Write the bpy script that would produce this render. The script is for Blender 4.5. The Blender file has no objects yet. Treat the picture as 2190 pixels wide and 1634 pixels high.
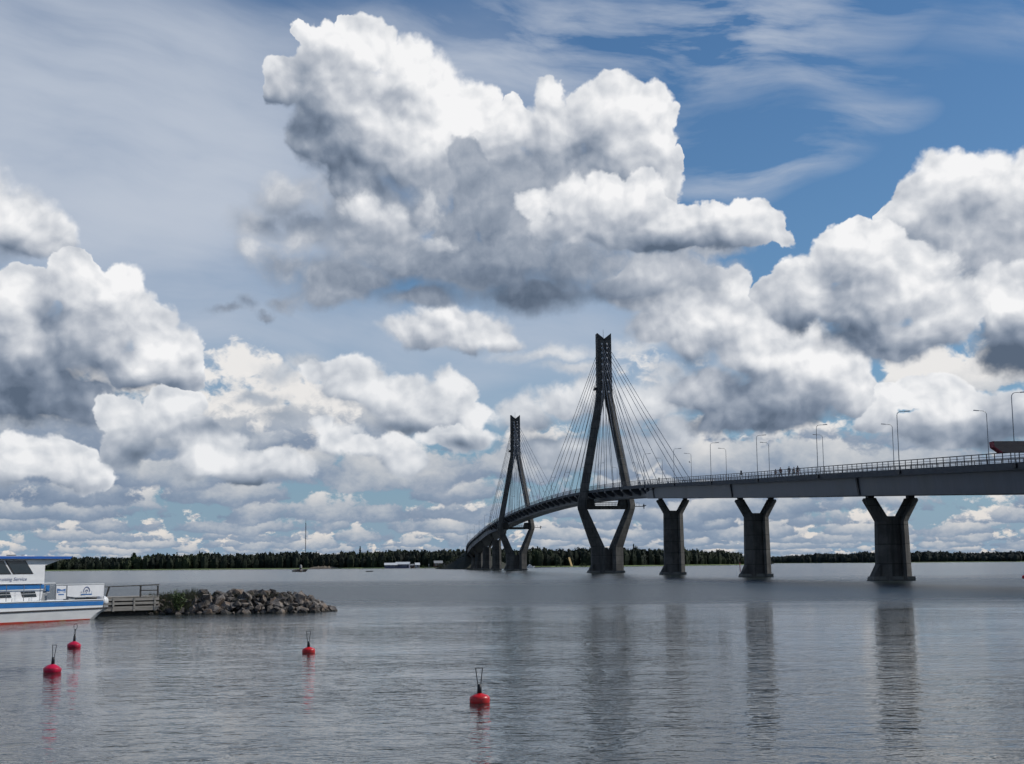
import bpy, bmesh, math, random
from mathutils import Vector, Matrix
R = math.radians
scene = bpy.context.scene

# ------------------------------------------------------------------ camera
FPX, CAM_H = 2870.0, 3.1
PITCH = math.atan((1207.2 - 817) / FPX)
ROLL = 0.0085
cam_data = bpy.data.cameras.new("camera")
cam_data.sensor_width = 36
cam_data.lens = 36 * FPX / 2190
cam_data.clip_start = 0.2
cam_data.clip_end = 40000
cam = bpy.data.objects.new("camera", cam_data)
scene.collection.objects.link(cam)
_fw = Vector((0, math.cos(PITCH), math.sin(PITCH)))
_up0 = Vector((0, -math.sin(PITCH), math.cos(PITCH)))
_rt0 = Vector((1, 0, 0))
_up = _up0 * math.cos(ROLL) + _rt0 * math.sin(ROLL)
_rt = _rt0 * math.cos(ROLL) - _up0 * math.sin(ROLL)
cam.matrix_world = Matrix(((_rt.x, _up.x, -_fw.x, 0), (_rt.y, _up.y, -_fw.y, 0),
                           (_rt.z, _up.z, -_fw.z, CAM_H), (0, 0, 0, 1)))
scene.camera = cam


def sight(px, py):
    """unit direction in which the photograph (2190 x 1634) shows a point; used for bearings of far things"""
    return (_fw + _rt * ((px - 1095) / FPX) - _up * ((py - 817) / FPX)).normalized()


# ------------------------------------------------------------------ view transform
scene.view_settings.view_transform = 'Standard'
scene.view_settings.look = 'None'
scene.view_settings.exposure = 0
scene.view_settings.gamma = 1
scene.view_settings.use_curve_mapping = False

# ------------------------------------------------------------------ sun
SUN_AZ, SUN_EL = R(78), R(42)          # azimuth clockwise from +Y
sun_dir = Vector((math.sin(SUN_AZ) * math.cos(SUN_EL), math.cos(SUN_AZ) * math.cos(SUN_EL), math.sin(SUN_EL)))
sd = bpy.data.lights.new("sun", 'SUN')
sd.energy = 3.2
sd.angle = R(0.53)
sd.color = (1, 0.95, 0.87)
sun = bpy.data.objects.new("sun", sd)
scene.collection.objects.link(sun)
sun.rotation_euler = sun_dir.to_track_quat('Z', 'Y').to_euler()

# ------------------------------------------------------------------ world: Nishita sky with procedural clouds
world = bpy.data.worlds.new("World")
scene.world = world
world.use_nodes = True
WT = world.node_tree
WT.nodes.clear()
SKY_STRENGTH = 0.1


class Net:
    """small helper that writes node arithmetic"""
    def __init__(s, tree):
        s.t = tree

    def node(s, kind):
        return s.t.nodes.new(kind)

    def put(s, sock, v):
        if isinstance(v, bpy.types.NodeSocket):
            s.t.links.new(v, sock)
        elif v is not None:
            sock.default_value = v

    def m(s, op, a, b=None, c=None, clamp=False):
        n = s.node('ShaderNodeMath')
        n.operation = op
        n.use_clamp = clamp
        for i, v in enumerate((a, b, c)):
            if v is not None:
                s.put(n.inputs[i], v)
        return n.outputs[0]

    def v(s, op, a, b=None, c=None, scale=None):
        n = s.node('ShaderNodeVectorMath')
        n.operation = op
        for i, x in enumerate((a, b, c)):
            if x is not None:
                s.put(n.inputs[i], x)
        if scale is not None:
            s.put(n.inputs['Scale'], scale)
        return n.outputs['Value'] if op in ('DISTANCE', 'LENGTH', 'DOT_PRODUCT') else n.outputs[0]

    def noise(s, vec, scale, detail=4, rough=0.55, color=False, lac=2.0, dim='3D'):
        n = s.node('ShaderNodeTexNoise')
        n.noise_dimensions = dim
        s.put(n.inputs['Vector'], vec)
        n.inputs['Scale'].default_value = scale
        n.inputs['Detail'].default_value = detail
        n.inputs['Roughness'].default_value = rough
        n.inputs['Lacunarity'].default_value = lac
        return n.outputs['Color'] if color else n.outputs['Fac']

    def voro(s, vec, scale, detail=2, rough=0.5, lac=2.0, smooth=None, dim='2D'):
        n = s.node('ShaderNodeTexVoronoi')
        n.voronoi_dimensions = dim
        if smooth is not None:
            n.feature = 'SMOOTH_F1'
            n.inputs['Smoothness'].default_value = smooth
        n.normalize = True
        s.put(n.inputs['Vector'], vec)
        n.inputs['Scale'].default_value = scale
        n.inputs['Detail'].default_value = detail
        n.inputs['Roughness'].default_value = rough
        n.inputs['Lacunarity'].default_value = lac
        return n.outputs['Distance']

    def step(s, x, a, b):
        n = s.node('ShaderNodeMapRange')
        n.interpolation_type = 'SMOOTHSTEP'
        s.put(n.inputs[0], x)
        s.put(n.inputs[1], a)
        s.put(n.inputs[2], b)
        return n.outputs[0]

    def lin(s, x, a, b, c=0.0, d=1.0, clamp=True):
        n = s.node('ShaderNodeMapRange')
        n.clamp = clamp
        for i, q in enumerate((x, a, b, c, d)):
            s.put(n.inputs[i], q)
        return n.outputs[0]

    def mix(s, f, a, b):
        n = s.node('ShaderNodeMix')
        n.data_type = 'RGBA'
        s.put(n.inputs[0], f)
        for sock, q in ((n.inputs[6], a), (n.inputs[7], b)):
            s.put(sock, (*q, 1) if isinstance(q, tuple) and len(q) == 3 else q)
        return n.outputs[2]

    def ramp(s, x, stops):
        n = s.node('ShaderNodeValToRGB')
        s.put(n.inputs[0], x)
        e = n.color_ramp.elements
        while len(e) < len(stops):
            e.new(0.5)
        for i, (p, col) in enumerate(stops):
            e[i].position = p
            e[i].color = (*col, 1)
        return n.outputs[0]

    def xyz(s, v):
        n = s.node('ShaderNodeSeparateXYZ')
        s.put(n.inputs[0], v)
        return n.outputs

    def vec(s, x, y, z):
        n = s.node('ShaderNodeCombineXYZ')
        for i, q in enumerate((x, y, z)):
            s.put(n.inputs[i], q)
        return n.outputs[0]


def lin3(r, g, b):
    f = lambda c: (c / 255 / 12.92) if c <= 10.3 else ((c / 255 + 0.055) / 1.055) ** 2.4
    return (f(r), f(g), f(b))



def cl(*rgb):
    return tuple(c * 1.0 for c in lin3(*rgb))


def new_group(name, ins, outs):
    """an empty node group with the given (name, socket type) lists"""
    g = bpy.data.node_groups.new(name, 'ShaderNodeTree')
    for nm, ty in ins:
        g.interface.new_socket(nm, in_out='INPUT', socket_type=ty)
    for nm, ty in outs:
        g.interface.new_socket(nm, in_out='OUTPUT', socket_type=ty)
    gi, go = g.nodes.new('NodeGroupInput'), g.nodes.new('NodeGroupOutput')
    return g, Net(g), gi.outputs, go.inputs


def use(net, g, *ins):
    n = net.node('ShaderNodeGroup')
    n.node_tree = g
    for i, q in enumerate(ins):
        net.put(n.inputs[i], q)
    return n.outputs


VEC, SHD, FLT = 'NodeSocketVector', 'NodeSocketShader', 'NodeSocketFloat'


def radiance(net, c):
    """background closure giving the display-linear radiance c"""
    b = net.node('ShaderNodeBackground')
    net.put(b.inputs[0], net.v('SCALE', c, scale=1.0 / SKY_STRENGTH))
    b.inputs[1].default_value = SKY_STRENGTH
    return b.outputs[0]


def mix_shader(net, f, a, b):
    n = net.node('ShaderNodeMixShader')
    for i, q in enumerate((f, a, b)):
        net.put(n.inputs[i], q)
    return n.outputs[0]


def blob(net, Pv, x, y, rx, ry=None):
    """1 at the centre of an ellipse in the sky, 0 on its rim, negative outside"""
    c = sight(x, y)
    if ry is None:
        d = net.v('DISTANCE', Pv, tuple(c))
        return net.m('MULTIPLY_ADD', d, -FPX / rx, 1.0)
    s = (FPX / rx, FPX / rx, FPX / ry)
    q = net.v('MULTIPLY_ADD', Pv, s, (-c.x * s[0], -c.y * s[1], -c.z * s[2]))
    return net.m('SUBTRACT', 1.0, net.v('LENGTH', q))


def union(net, vals, op='MAXIMUM', k=None):
    a = vals[0]
    for b in vals[1:]:
        a = net.m(op, a, b, k)
    return a


def soft_sum(net, Pv, items):
    """sum of soft ellipses (x, y, rx, ry, weight)"""
    acc = None
    for x, y, rx, ry, w in items:
        f = net.m('MAXIMUM', blob(net, Pv, x, y, rx, ry), 0.0)
        acc = net.m('MULTIPLY', f, w) if acc is None else net.m('MULTIPLY_ADD', f, w, acc)
    return acc


# --- clear air and cirrus, then rows of cumulus, one behind the other down to the horizon
VEIL = [(120, 300, 740, 360, 2.7), (430, 450, 540, 200, 1.5), (420, 690, 330, 150, 0.9), (620, 360, 300, 160, 0.5), (560, 760, 420, 170, 0.8), (1150, 760, 560, 200, 1.0), (780, 690, 330, 90, 0.7),
        (380, 60, 500, 130, 0.35), (1000, 130, 330, 180, 0.4)]
CIRRUS = [(1290, 60, 330, 130, 0.85), (1690, 95, 300, 120, 1.8), (1830, 290, 150, 50, 1.0), (1250, 150, 330, 130, 0.5), (1620, 380, 230, 60, 1.2), (1820, 210, 200, 45, 0.7),
          (1010, 110, 330, 160, 0.6), (1480, 250, 300, 150, 0.4), (2150, 60, 220, 100, 0.45), (700, 30, 400, 60, 0.3), (200, 120, 400, 120, 0.25), (1500, 30, 300, 60, 0.5)]
# (bearing height of the flat bases, height of the heaps over it, breadth, cover, only outside the frame)
ROWS = [(0.0035, 0.0060, 0.012, 0.08, 0), (0.0070, 0.0080, 0.016, 0.07, 0), (0.0110, 0.0110, 0.021, 0.07, 0),
        (0.0155, 0.015, 0.027, 0.06, 0), (0.0210, 0.020, 0.034, 0.06, 0), (0.0285, 0.026, 0.042, 0.07, 0), (0.0385, 0.033, 0.052, 0.09, 0),
        (0.052, 0.042, 0.064, 0.08, 0), (0.070, 0.052, 0.08, 0.08, 0), (0.092, 0.062, 0.10, 0.06, 0), (0.16, 0.10, 0.26, 0.02, 1),
        (0.24, 0.15, 0.34, 0.0, 1), (0.38, 0.22, 0.5, 0.0, 1), (0.60, 0.3, 0.7, 0.0, 1)]


def air_group(name, rows, cirrus=True):
    G, g, gi, go = new_group(name, [('direction', VEC)], [('color', 'NodeSocketColor')])
    P = gi[0]
    px_, py_, pz_ = g.xyz(P)[:3]
    el = g.m('MAXIMUM', pz_, 0.0)
    sky = g.node('ShaderNodeTexSky')
    sky.sky_type = 'NISHITA'
    sky.sun_disc = False
    sky.sun_elevation = SUN_EL
    sky.sun_rotation = SUN_AZ
    sky.air_density = 1.0
    sky.dust_density = 0.6
    sky.ozone_density = 2.2
    base = g.v('MULTIPLY', g.v('SCALE', sky.outputs[0], scale=SKY_STRENGTH * 0.62), (0.72, 1.08, 1.34))
    base = g.mix(g.m('MULTIPLY', g.m('POWER', g.m('SUBTRACT', 1.0, el), 9.0), 0.95), base, cl(138, 161, 186))
    away = g.step(blob(g, P, 1095, 600, 1700), 0.15, -0.3)
    cw = g.noise(P, 5.0, 2, 0.5, color=True)
    col = base
    if cirrus:
        cv = g.v('MULTIPLY_ADD', g.v('SUBTRACT', cw, (0.5, 0.5, 0.5)), (0.16, 0.16, 0.07), P)
        cx, cy, cz = g.xyz(cv)[:3]
        czs = g.m('ADD', cz, g.m('MULTIPLY', cx, 0.16))
        fib = g.noise(g.vec(g.m('MULTIPLY', cx, 3.2), g.m('MULTIPLY', cy, 3.2), g.m('MULTIPLY', czs, 16.0)), 2.2, 6, 0.58)
        soft = g.noise(g.v('MULTIPLY', cv, (1.0, 1.0, 2.6)), 4.5, 4, 0.5)
        veil = g.m('MULTIPLY', soft_sum(g, cv, VEIL), g.m('MULTIPLY_ADD', g.m('SUBTRACT', soft, 0.5), 2.0, 0.85))
        cov = g.m('MULTIPLY_ADD', away, g.m('MULTIPLY', g.step(cw, 0.45, 0.7), 0.6), soft_sum(g, cv, CIRRUS))
        fibc = g.m('MAXIMUM', g.m('MULTIPLY_ADD', fib, 4.2, -1.65), 0.0)
        cir = g.m('MULTIPLY_ADD', cov, fibc, g.m('MULTIPLY', veil, g.m('MULTIPLY_ADD', fib, 1.5, 0.25)))
        col = g.mix(g.m('SUBTRACT', 1.0, g.m('EXPONENT', g.m('MULTIPLY', g.m('MAXIMUM', cir, 0.0), -1.15))), base, cl(188, 197, 211))
    if rows:
        wq = g.v('SUBTRACT', g.noise(P, 60.0, 3, 0.6, color=True), (0.5, 0.5, 0.5))
        wob = g.noise(P, 9.0, 2, 0.5)
        big = g.noise(g.v('MULTIPLY', P, (1.0, 1.0, 3.0)), 5.5, 1, 0.5)
    for b, h, br, cv_, off in rows:
        i = [q[0] for q in ROWS].index(b)
        v = g.m('DIVIDE', g.m('SUBTRACT', g.m('MULTIPLY_ADD', g.m('SUBTRACT', wob, 0.5), -0.20 * b, pz_), b), h)
        Pq = g.v('MULTIPLY_ADD', P, (1 / br, 1 / br, 0.95 / h), (3.7 * i, 1.3 * i, 5.1 * i))
        Pq = g.v('MULTIPLY_ADD', wq, (0.10 / (br * 8 + 0.3), 0.0, 0.2), Pq)
        n = g.noise(Pq, 0.9, 6, 0.60)
        # profile: flat base, heaped top
        prof = g.m('MULTIPLY_ADD', g.m('MAXIMUM', v, 0.0), -0.17, cv_ + 0.035)
        under = g.m('MULTIPLY_ADD', g.m('MINIMUM', g.m('ADD', v, 0.06), 0.0), 0.9, g.m('MULTIPLY', g.m('MAXIMUM', g.m('SUBTRACT', v, 1.3), 0.0), -0.22))
        f = g.m('ADD', g.m('ADD', n, prof), under)
        f = g.m('MULTIPLY_ADD', g.m('SUBTRACT', big, 0.5), 0.30, f)
        if off:
            f = g.m('MULTIPLY_ADD', away, 0.5, g.m('SUBTRACT', f, 0.5))
        a = g.step(f, 0.50, 0.50 + 0.06)
        lum = g.m('MULTIPLY_ADD', v, 0.95, 0.22)
        lum = g.m('MULTIPLY_ADD', g.m('SUBTRACT', n, 0.5), 2.0, lum)
        hz = min(0.75, 0.70 * math.exp(-b / 0.035))
        mixh = lambda c, q: tuple(x * (1 - hz) + y * hz for x, y in zip(cl(*c), cl(*q)))
        shade = g.ramp(lum, [(0.0, mixh((112, 130, 156), (136, 156, 178))), (0.22, mixh((136, 151, 172), (144, 161, 180))),
                             (0.5, mixh((188, 193, 200), (176, 182, 190))), (1.0, mixh((238, 236, 234), (214, 203, 192)))])
        col = g.mix(g.m('MULTIPLY', a, 0.96), col, shade)
    g.put(go[0], col)
    return G


AIR = {}


def air(y0=-9999, y1=9999, frame=False):
    """the air over a range of heights (photograph rows y0 to y1), with only the rows of clouds that stand there"""
    hi, lo = ((sight(1095, max(y0, 0)).z + 0.02 if y0 > -900 else 9), (sight(1095, y1).z - 0.03 if y1 < 9000 else -9))
    rows = tuple(r for r in ROWS if r[0] < hi and r[0] + r[1] * 3.5 > lo and not (frame and r[4]))
    key = (rows, )
    if key not in AIR:
        AIR[key] = air_group('sky_and_cloud_rows', rows, not (frame and y0 > 900))
    return radiance(N, use(N, AIR[key], DIR)[0])


# --- fields shared by the cumulus towers (bearing plane x, z)
G_FIELD, g, gi, go = new_group('cloud_relief', [('direction', VEC)],
                               [('warped', VEC), ('towards_light', VEC), ('bumps', FLT), ('relief', FLT), ('mottle', FLT), ('tone_position', VEC), ('fray', FLT)])
P = gi[0]
x_, y_, z_ = g.xyz(P)[:3]
V = g.vec(x_, z_, 0.0)
w1 = g.v('SUBTRACT', g.noise(V, 17.0, 5, 0.58, color=True, dim='2D'), (0.5, 0.5, 0.5))
wx, wy, _ = g.xyz(w1)[:3]
Pw = g.v('MULTIPLY_ADD', g.vec(wx, 0.0, wy), (0.040, 0.0, 0.036), P)


def fine(Vv):
    a = g.voro(Vv, 30.0, 3.0, 0.55, 2.3)
    b = g.noise(Vv, 60.0, 4, 0.6, dim='2D')
    return g.m('ADD', g.m('MULTIPLY_ADD', a, -0.95, 0.36), g.m('MULTIPLY_ADD', b, 0.55, -0.275))


V2 = g.v('MULTIPLY_ADD', w1, (0.022, 0.022, 0.0), V)
n_a = fine(V2)
V3 = g.v('MULTIPLY_ADD', w1, (0.013, 0.013, 0.0), V)


def heaps(Vv):
    return g.m('MULTIPLY', g.voro(Vv, 21.0, 2.0, 0.55, 2.4, smooth=0.35), -1.0)


g.put(go[0], Pw)
g.put(go[2], n_a)
g.put(go[3], g.m('SUBTRACT', heaps(V3), heaps(g.v('ADD', V3, (0.0026, 0.0062, 0.0)))))
g.put(go[4], g.m('SUBTRACT', g.noise(V, 26.0, 4, 0.6, dim='2D'), 0.5))
w3 = g.v('SUBTRACT', g.noise(V, 13.0, 2, 0.5, color=True, dim='2D'), (0.5, 0.5, 0.5))
tx, ty, _ = g.xyz(w3)[:3]
g.put(go[5], g.v('MULTIPLY_ADD', g.vec(tx, 0.0, ty), (0.030, 0.0, 0.024), P))
g.put(go[1], g.v('MULTIPLY_ADD', g.vec(tx, 0.0, ty), (0.030, 0.0, 0.024), g.v('ADD', P, (0.011, 0.0, 0.026))))
g.put(go[6], g.step(g.noise(g.v('ADD', V, (3.1, 1.7, 0.0)), 11.0, 3, 0.55, dim='2D'), 0.42, 0.68))


def cloud_group(puffs, tones, edge=0.07, amp=0.30, relief_k=1.0, bright=0.56, grad=0.25, hazef=0.0):
    G, g, gi, go = new_group('cloud', [('below', SHD), ('warped', VEC), ('towards_light', VEC), ('bumps', FLT), ('relief', FLT), ('mottle', FLT), ('tone_position', VEC), ('fray', FLT)],
                             [('sky', SHD)])
    _, Pw, PwL, n_a, relief, mott, Pt, fray = gi[:8]
    e = union(g, [blob(g, Pw, *p) for p in puffs], 'SMOOTH_MAX', 0.12)
    f = g.m('MULTIPLY_ADD', n_a, amp, e)
    big = g.m('SUBTRACT', union(g, [blob(g, Pt, *p) for p in puffs], 'SMOOTH_MAX', 0.2), union(g, [blob(g, PwL, *p) for p in puffs], 'SMOOTH_MAX', 0.2))
    soft = g.m('MULTIPLY_ADD', fray, 0.22, g.m('MULTIPLY_ADD', g.m('MAXIMUM', g.m('MINIMUM', big, 0.0), -0.35), -0.9, edge))       # undersides fray out
    a = g.step(f, 0.0, soft)
    lum = g.m('MULTIPLY_ADD', g.m('TANH', g.m('MULTIPLY', big, 1.6)), grad, bright)
    lum = g.m('MULTIPLY_ADD', relief, relief_k, lum)
    lum = g.m('MULTIPLY_ADD', mott, 0.12, lum)
    lum = g.m('MULTIPLY_ADD', n_a, 0.42, lum)
    lum = g.m('MULTIPLY_ADD', g.step(f, 0.30, 0.0), 0.06, lum)
    if tones:
        lum = g.m('MULTIPLY_ADD', soft_sum(g, Pt, tones), 1.3, lum)
    c = g.ramp(lum, [(0.0, cl(90, 104, 123)), (0.2, cl(118, 131, 150)), (0.4, cl(150, 160, 175)),
                     (0.6, cl(183, 189, 199)), (0.8, cl(216, 219, 224)), (1.0, cl(245, 245, 246))])
    if hazef:
        c = g.mix(hazef, c, cl(158, 172, 186))
    g.put(go[0], mix_shader(g, a, gi[0], radiance(g, c)))
    return G


N = Net(WT)
tc = N.node('ShaderNodeTexCoord')
DIR = N.v('NORMALIZE', tc.outputs['Generated'])
dx_, dy_, dz_ = N.xyz(DIR)[:3]


def sky_tile(x0, x1, y0, y1):
    """one part of the sky: the air and the clouds that reach into it, back to front"""
    sh, field = air(y0, y1, True), None
    for box, G in CLOUDS:
        if box[0] - 70 < x1 and box[1] + 70 > x0 and box[2] - 70 < y1 and box[3] + 70 > y0:
            field = field or list(use(N, G_FIELD, DIR)[:7])
            sh = use(N, G, sh, *field)[0]
    return sh


def split_sky(xs, ys):
    """binary tree over bearings (xs) and heights (ys)"""
    if len(xs) > 2:
        k = len(xs) // 2
        b = sight(xs[k], 700)
        return mix_shader(N, N.m('GREATER_THAN', bear, b.x / b.y), split_sky(xs[:k + 1], ys), split_sky(xs[k:], ys))
    if len(ys) > 2:
        k = len(ys) // 2
        return mix_shader(N, N.m('LESS_THAN', dz_, sight((max(xs[0], 0) + min(xs[1], 2190)) / 2, ys[k]).z),
                          split_sky(xs, ys[:k + 1]), split_sky(xs, ys[k:]))
    return sky_tile(xs[0], xs[1], ys[0], ys[1])


# clouds, back to front, in pixels of the photograph turned into bearings
CLOUDS = []


def cloud(puffs, tones, **kw):
    """puffs: (x, y, r) or (x, y, rx, ry); the group is built once and used in every part of the sky it touches"""
    box = [min(p[0] - p[2] for p in puffs), max(p[0] + p[2] for p in puffs),
           min(p[1] - p[-1] for p in puffs), max(p[1] + p[-1] for p in puffs)]
    CLOUDS.append((box, cloud_group(puffs, tones, **kw)))


# back to front: (x, y, r) or (x, y, rx, ry) in the photograph's pixels turned into bearings
# left high cloud
cloud([(20, 470, 90), (80, 495, 60), (120, 515, 45), (-120, 450, 150)],
            [(30, 540, 140, 60, -0.35), (20, 440, 90, 60, 0.15)], edge=0.35)
# top right tower
cloud([(2035, 395, 85), (2120, 400, 80), (1975, 420, 60), (2190, 430, 110), (2060, 500, 140), (1935, 480, 55),
                  (2150, 600, 150), (1890, 480, 30), (1990, 560, 100), (2300, 480, 150)],
            [(2035, 350, 110, 60, 0.16), (2130, 380, 100, 70, 0.12), (1960, 520, 90, 60, -0.12), (2080, 470, 90, 60, -0.12),
             (2040, 600, 120, 60, -0.10), (2150, 740, 110, 70, -0.55), (2150, 640, 70, 40, 0.22)])
# left mass
cloud([(150, 600, 62), (250, 630, 72), (310, 680, 72), (30, 640, 75), (60, 740, 110), (200, 730, 120), (350, 760, 85),
                  (300, 790, 100, 60), (60, 830, 190, 90), (180, 850, 90, 50), (160, 570, 35), (-80, 680, 130), (410, 800, 40)],
            [(280, 600, 90, 60, 0.22), (30, 620, 50, 60, 0.12), (50, 850, 260, 110, -0.50), (180, 750, 120, 50, -0.16), (330, 760, 90, 50, 0.22),
             (330, 828, 130, 22, -0.35), (20, 760, 60, 40, 0.1), (120, 690, 60, 60, -0.08)])
# pale soft clouds behind the pylons
cloud([(1180, 755, 150, 26), (1340, 745, 100, 30), (1420, 800, 60, 30), (1230, 790, 120, 22)], [(1200, 750, 200, 20, 0.1)], edge=0.9, amp=0.6, bright=0.55, grad=0.15, relief_k=0.4, hazef=0.15)
cloud([(1120, 890, 70, 50), (1190, 860, 70, 40), (1260, 840, 70, 44), (1330, 870, 90, 60), (1400, 860, 70, 60), (1190, 960, 150, 50), (1350, 970, 160, 60), (1450, 930, 60, 60)],
      [(1250, 830, 90, 30, 0.2), (1380, 860, 90, 40, 0.15), (1250, 1000, 260, 50, -0.3), (1120, 930, 90, 40, -0.2)], edge=0.4, amp=0.5, bright=0.52, grad=0.2, relief_k=0.6, hazef=0.15)
cloud([(600, 800, 70, 36), (660, 780, 60, 30), (560, 860, 60, 24), (620, 900, 80, 40), (540, 940, 90, 30)], [(600, 890, 100, 40, -0.2)], edge=0.9, amp=0.6, bright=0.48, grad=0.15, relief_k=0.4, hazef=0.25)
# soft middle clouds
cloud([(750, 815, 80, 50), (850, 850, 90, 60), (960, 850, 65), (1010, 890, 55, 50), (700, 800, 60, 30), (900, 900, 130, 40), (990, 830, 40)],
            [(970, 820, 60, 30, 0.25), (1020, 890, 50, 40, 0.28), (820, 830, 80, 40, 0.1), (880, 930, 130, 30, -0.25), (760, 880, 90, 30, -0.12)], edge=0.25, hazef=0.12, bright=0.56)
cloud([(720, 940, 60, 45), (780, 960, 70, 30), (850, 960, 60, 40), (870, 1000, 50, 40), (690, 900, 40, 30), (980, 940, 90, 30)],
            [(850, 950, 50, 40, 0.15), (700, 930, 40, 30, 0.15), (980, 950, 90, 26, -0.5), (760, 1000, 100, 26, -0.3)], edge=0.25, hazef=0.15, bright=0.58)
cloud([(40, 965, 75, 48), (130, 985, 80, 50), (200, 1020, 60, 40), (10, 1010, 70, 40)],
            [(60, 940, 90, 30, 0.18), (110, 1040, 160, 26, -0.4)], edge=0.14, hazef=0.10, bright=0.6)
cloud([(380, 870, 62, 42), (420, 940, 110, 42), (470, 985, 110, 40), (330, 900, 45), (260, 940, 60, 70), (560, 1000, 120, 36), (240, 880, 50, 40)],
            [(400, 860, 70, 34, 0.22), (300, 960, 70, 60, -0.32), (440, 985, 70, 30, 0.25), (520, 1035, 230, 30, -0.5), (440, 920, 80, 24, -0.3)], edge=0.12, hazef=0.12, bright=0.56)
# right lower masses
cloud([(1560, 620, 55), (1540, 680, 80), (1480, 700, 100), (1600, 740, 100), (1700, 760, 95), (1790, 800, 80), (1660, 850, 170, 70),
                  (1520, 830, 110, 70), (1400, 620, 120, 60), (1830, 840, 60), (1400, 700, 80, 50), (1600, 900, 160, 40)],
            [(1550, 610, 50, 45, 0.25), (1740, 790, 80, 60, 0.32), (1630, 890, 280, 80, -0.38), (1620, 820, 90, 40, -0.2), (1480, 760, 60, 80, -0.22),
             (1640, 760, 90, 36, 0.2), (1520, 690, 60, 40, 0.12)])
cloud([(2000, 850, 95, 55), (2080, 880, 80, 50), (1920, 850, 50, 40), (2150, 880, 100, 60), (2050, 930, 170, 40), (1880, 900, 45, 34)],
            [(1960, 830, 90, 40, 0.22), (2100, 930, 200, 44, -0.4), (2160, 880, 70, 60, -0.2), (2060, 860, 60, 34, 0.18)], edge=0.12, hazef=0.06)
cloud([(2150, 660, 75, 55), (2120, 620, 45), (2190, 720, 120, 90), (2240, 640, 100)],
            [(2150, 640, 80, 40, 0.28), (2170, 770, 120, 80, -0.62)], edge=0.10)
# right middle cloud
cloud([(1800, 545, 68), (1880, 560, 80), (1960, 600, 85), (1720, 600, 68), (1850, 640, 150, 80), (2010, 660, 80), (1700, 660, 80, 60),
                  (1900, 720, 160, 55), (1830, 500, 35), (1660, 640, 50)],
            [(1820, 530, 120, 50, 0.18), (1960, 590, 90, 60, 0.10), (1740, 700, 200, 56, -0.46), (1950, 690, 120, 26, 0.12), (1900, 745, 190, 34, -0.35),
             (1730, 620, 50, 30, 0.15), (1800, 640, 90, 24, -0.14)])
# small cloud under the large one
cloud([(950, 695, 85, 44), (1030, 700, 75, 42), (870, 715, 80, 34), (960, 730, 140, 28), (1080, 720, 50, 26)],
      [(970, 672, 120, 26, 0.14), (960, 748, 180, 28, -0.28), (880, 720, 70, 26, -0.08)], edge=0.5, amp=0.45, bright=0.50, grad=0.18)
# large central cloud: far left tower
cloud([(690, 95, 58), (775, 90, 58), (615, 170, 58), (700, 180, 95), (860, 145, 72), (930, 185, 74), (1000, 235, 72), (800, 270, 130), (575, 190, 34),
                  (900, 330, 120), (690, 290, 90), (1010, 310, 70), (760, 390, 80), (800, 470, 110), (1050, 260, 40), (1095, 225, 30), (650, 60, 28), (740, 55, 26), (820, 85, 30)],
            [(850, 130, 170, 80, 0.20), (970, 230, 130, 120, 0.30), (590, 230, 110, 90, -0.30), (680, 320, 120, 110, -0.30),
             (690, 80, 110, 40, 0.12), (800, 390, 170, 130, -0.20), (930, 400, 90, 60, 0.05), (740, 450, 110, 80, -0.20), (880, 270, 140, 80, 0.08)], amp=0.34, edge=0.10)
# right tower
cloud([(1195, 215, 42), (1320, 225, 66), (1385, 235, 55), (1270, 260, 70), (1400, 300, 52), (1190, 300, 90), (1330, 330, 115),
                  (1110, 270, 50), (1440, 350, 34), (1060, 360, 80), (1200, 420, 160), (1380, 420, 90), (1458, 335, 20), (1440, 250, 24)],
            [(1340, 210, 130, 50, 0.22), (1195, 200, 60, 34, 0.15), (1240, 350, 170, 100, -0.20), (1120, 380, 120, 90, -0.12), (1410, 290, 50, 90, 0.16), (1080, 290, 70, 60, 0.1)], edge=0.10)
# dark lobe in front of both
cloud([(1008, 352, 58), (1035, 430, 85), (1110, 480, 110), (985, 490, 70), (1090, 390, 60), (1000, 560, 140, 80)],
      [(1000, 330, 70, 50, 0.06)], edge=0.20, bright=0.30, grad=0.12, relief_k=0.4)
# ragged grey skirt on the left
cloud([(560, 470, 80, 60), (540, 530, 50, 60), (610, 560, 100, 60), (700, 590, 130, 70), (620, 420, 100, 50), (660, 500, 120, 60), (740, 480, 100, 70)],
      [(550, 520, 50, 50, 0.26), (640, 540, 60, 40, 0.14), (660, 480, 120, 44, -0.22), (600, 400, 90, 40, 0.05)],
      edge=0.9, amp=1.0, bright=0.38, grad=0.12, relief_k=0.5)
# the broad dark base
cloud([(860, 550, 190, 80), (1040, 560, 220, 90), (1220, 560, 200, 84), (1400, 570, 160, 70), (770, 600, 130, 54), (1150, 625, 210, 48), (900, 640, 170, 36), (720, 630, 110, 40), (900, 440, 70), (930, 400, 60),
       (1330, 620, 180, 46), (1500, 590, 110, 54), (1500, 520, 130, 40)],
      [(1130, 630, 320, 90, -0.26), (1060, 560, 220, 70, -0.10), (1400, 590, 190, 60, 0.22), (930, 520, 90, 30, 0.16), (800, 610, 150, 44, -0.08), (1560, 600, 90, 50, 0.2)],
      edge=0.60, amp=0.5, bright=0.32, grad=0.12, relief_k=0.5)
cloud([(770, 445, 52, 44), (830, 465, 60, 46), (900, 440, 44, 40), (930, 515, 60, 26)],
      [(780, 430, 70, 34, 0.12), (900, 430, 50, 30, 0.12)], edge=0.7, bright=0.50, amp=0.7, grad=0.15)
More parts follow.
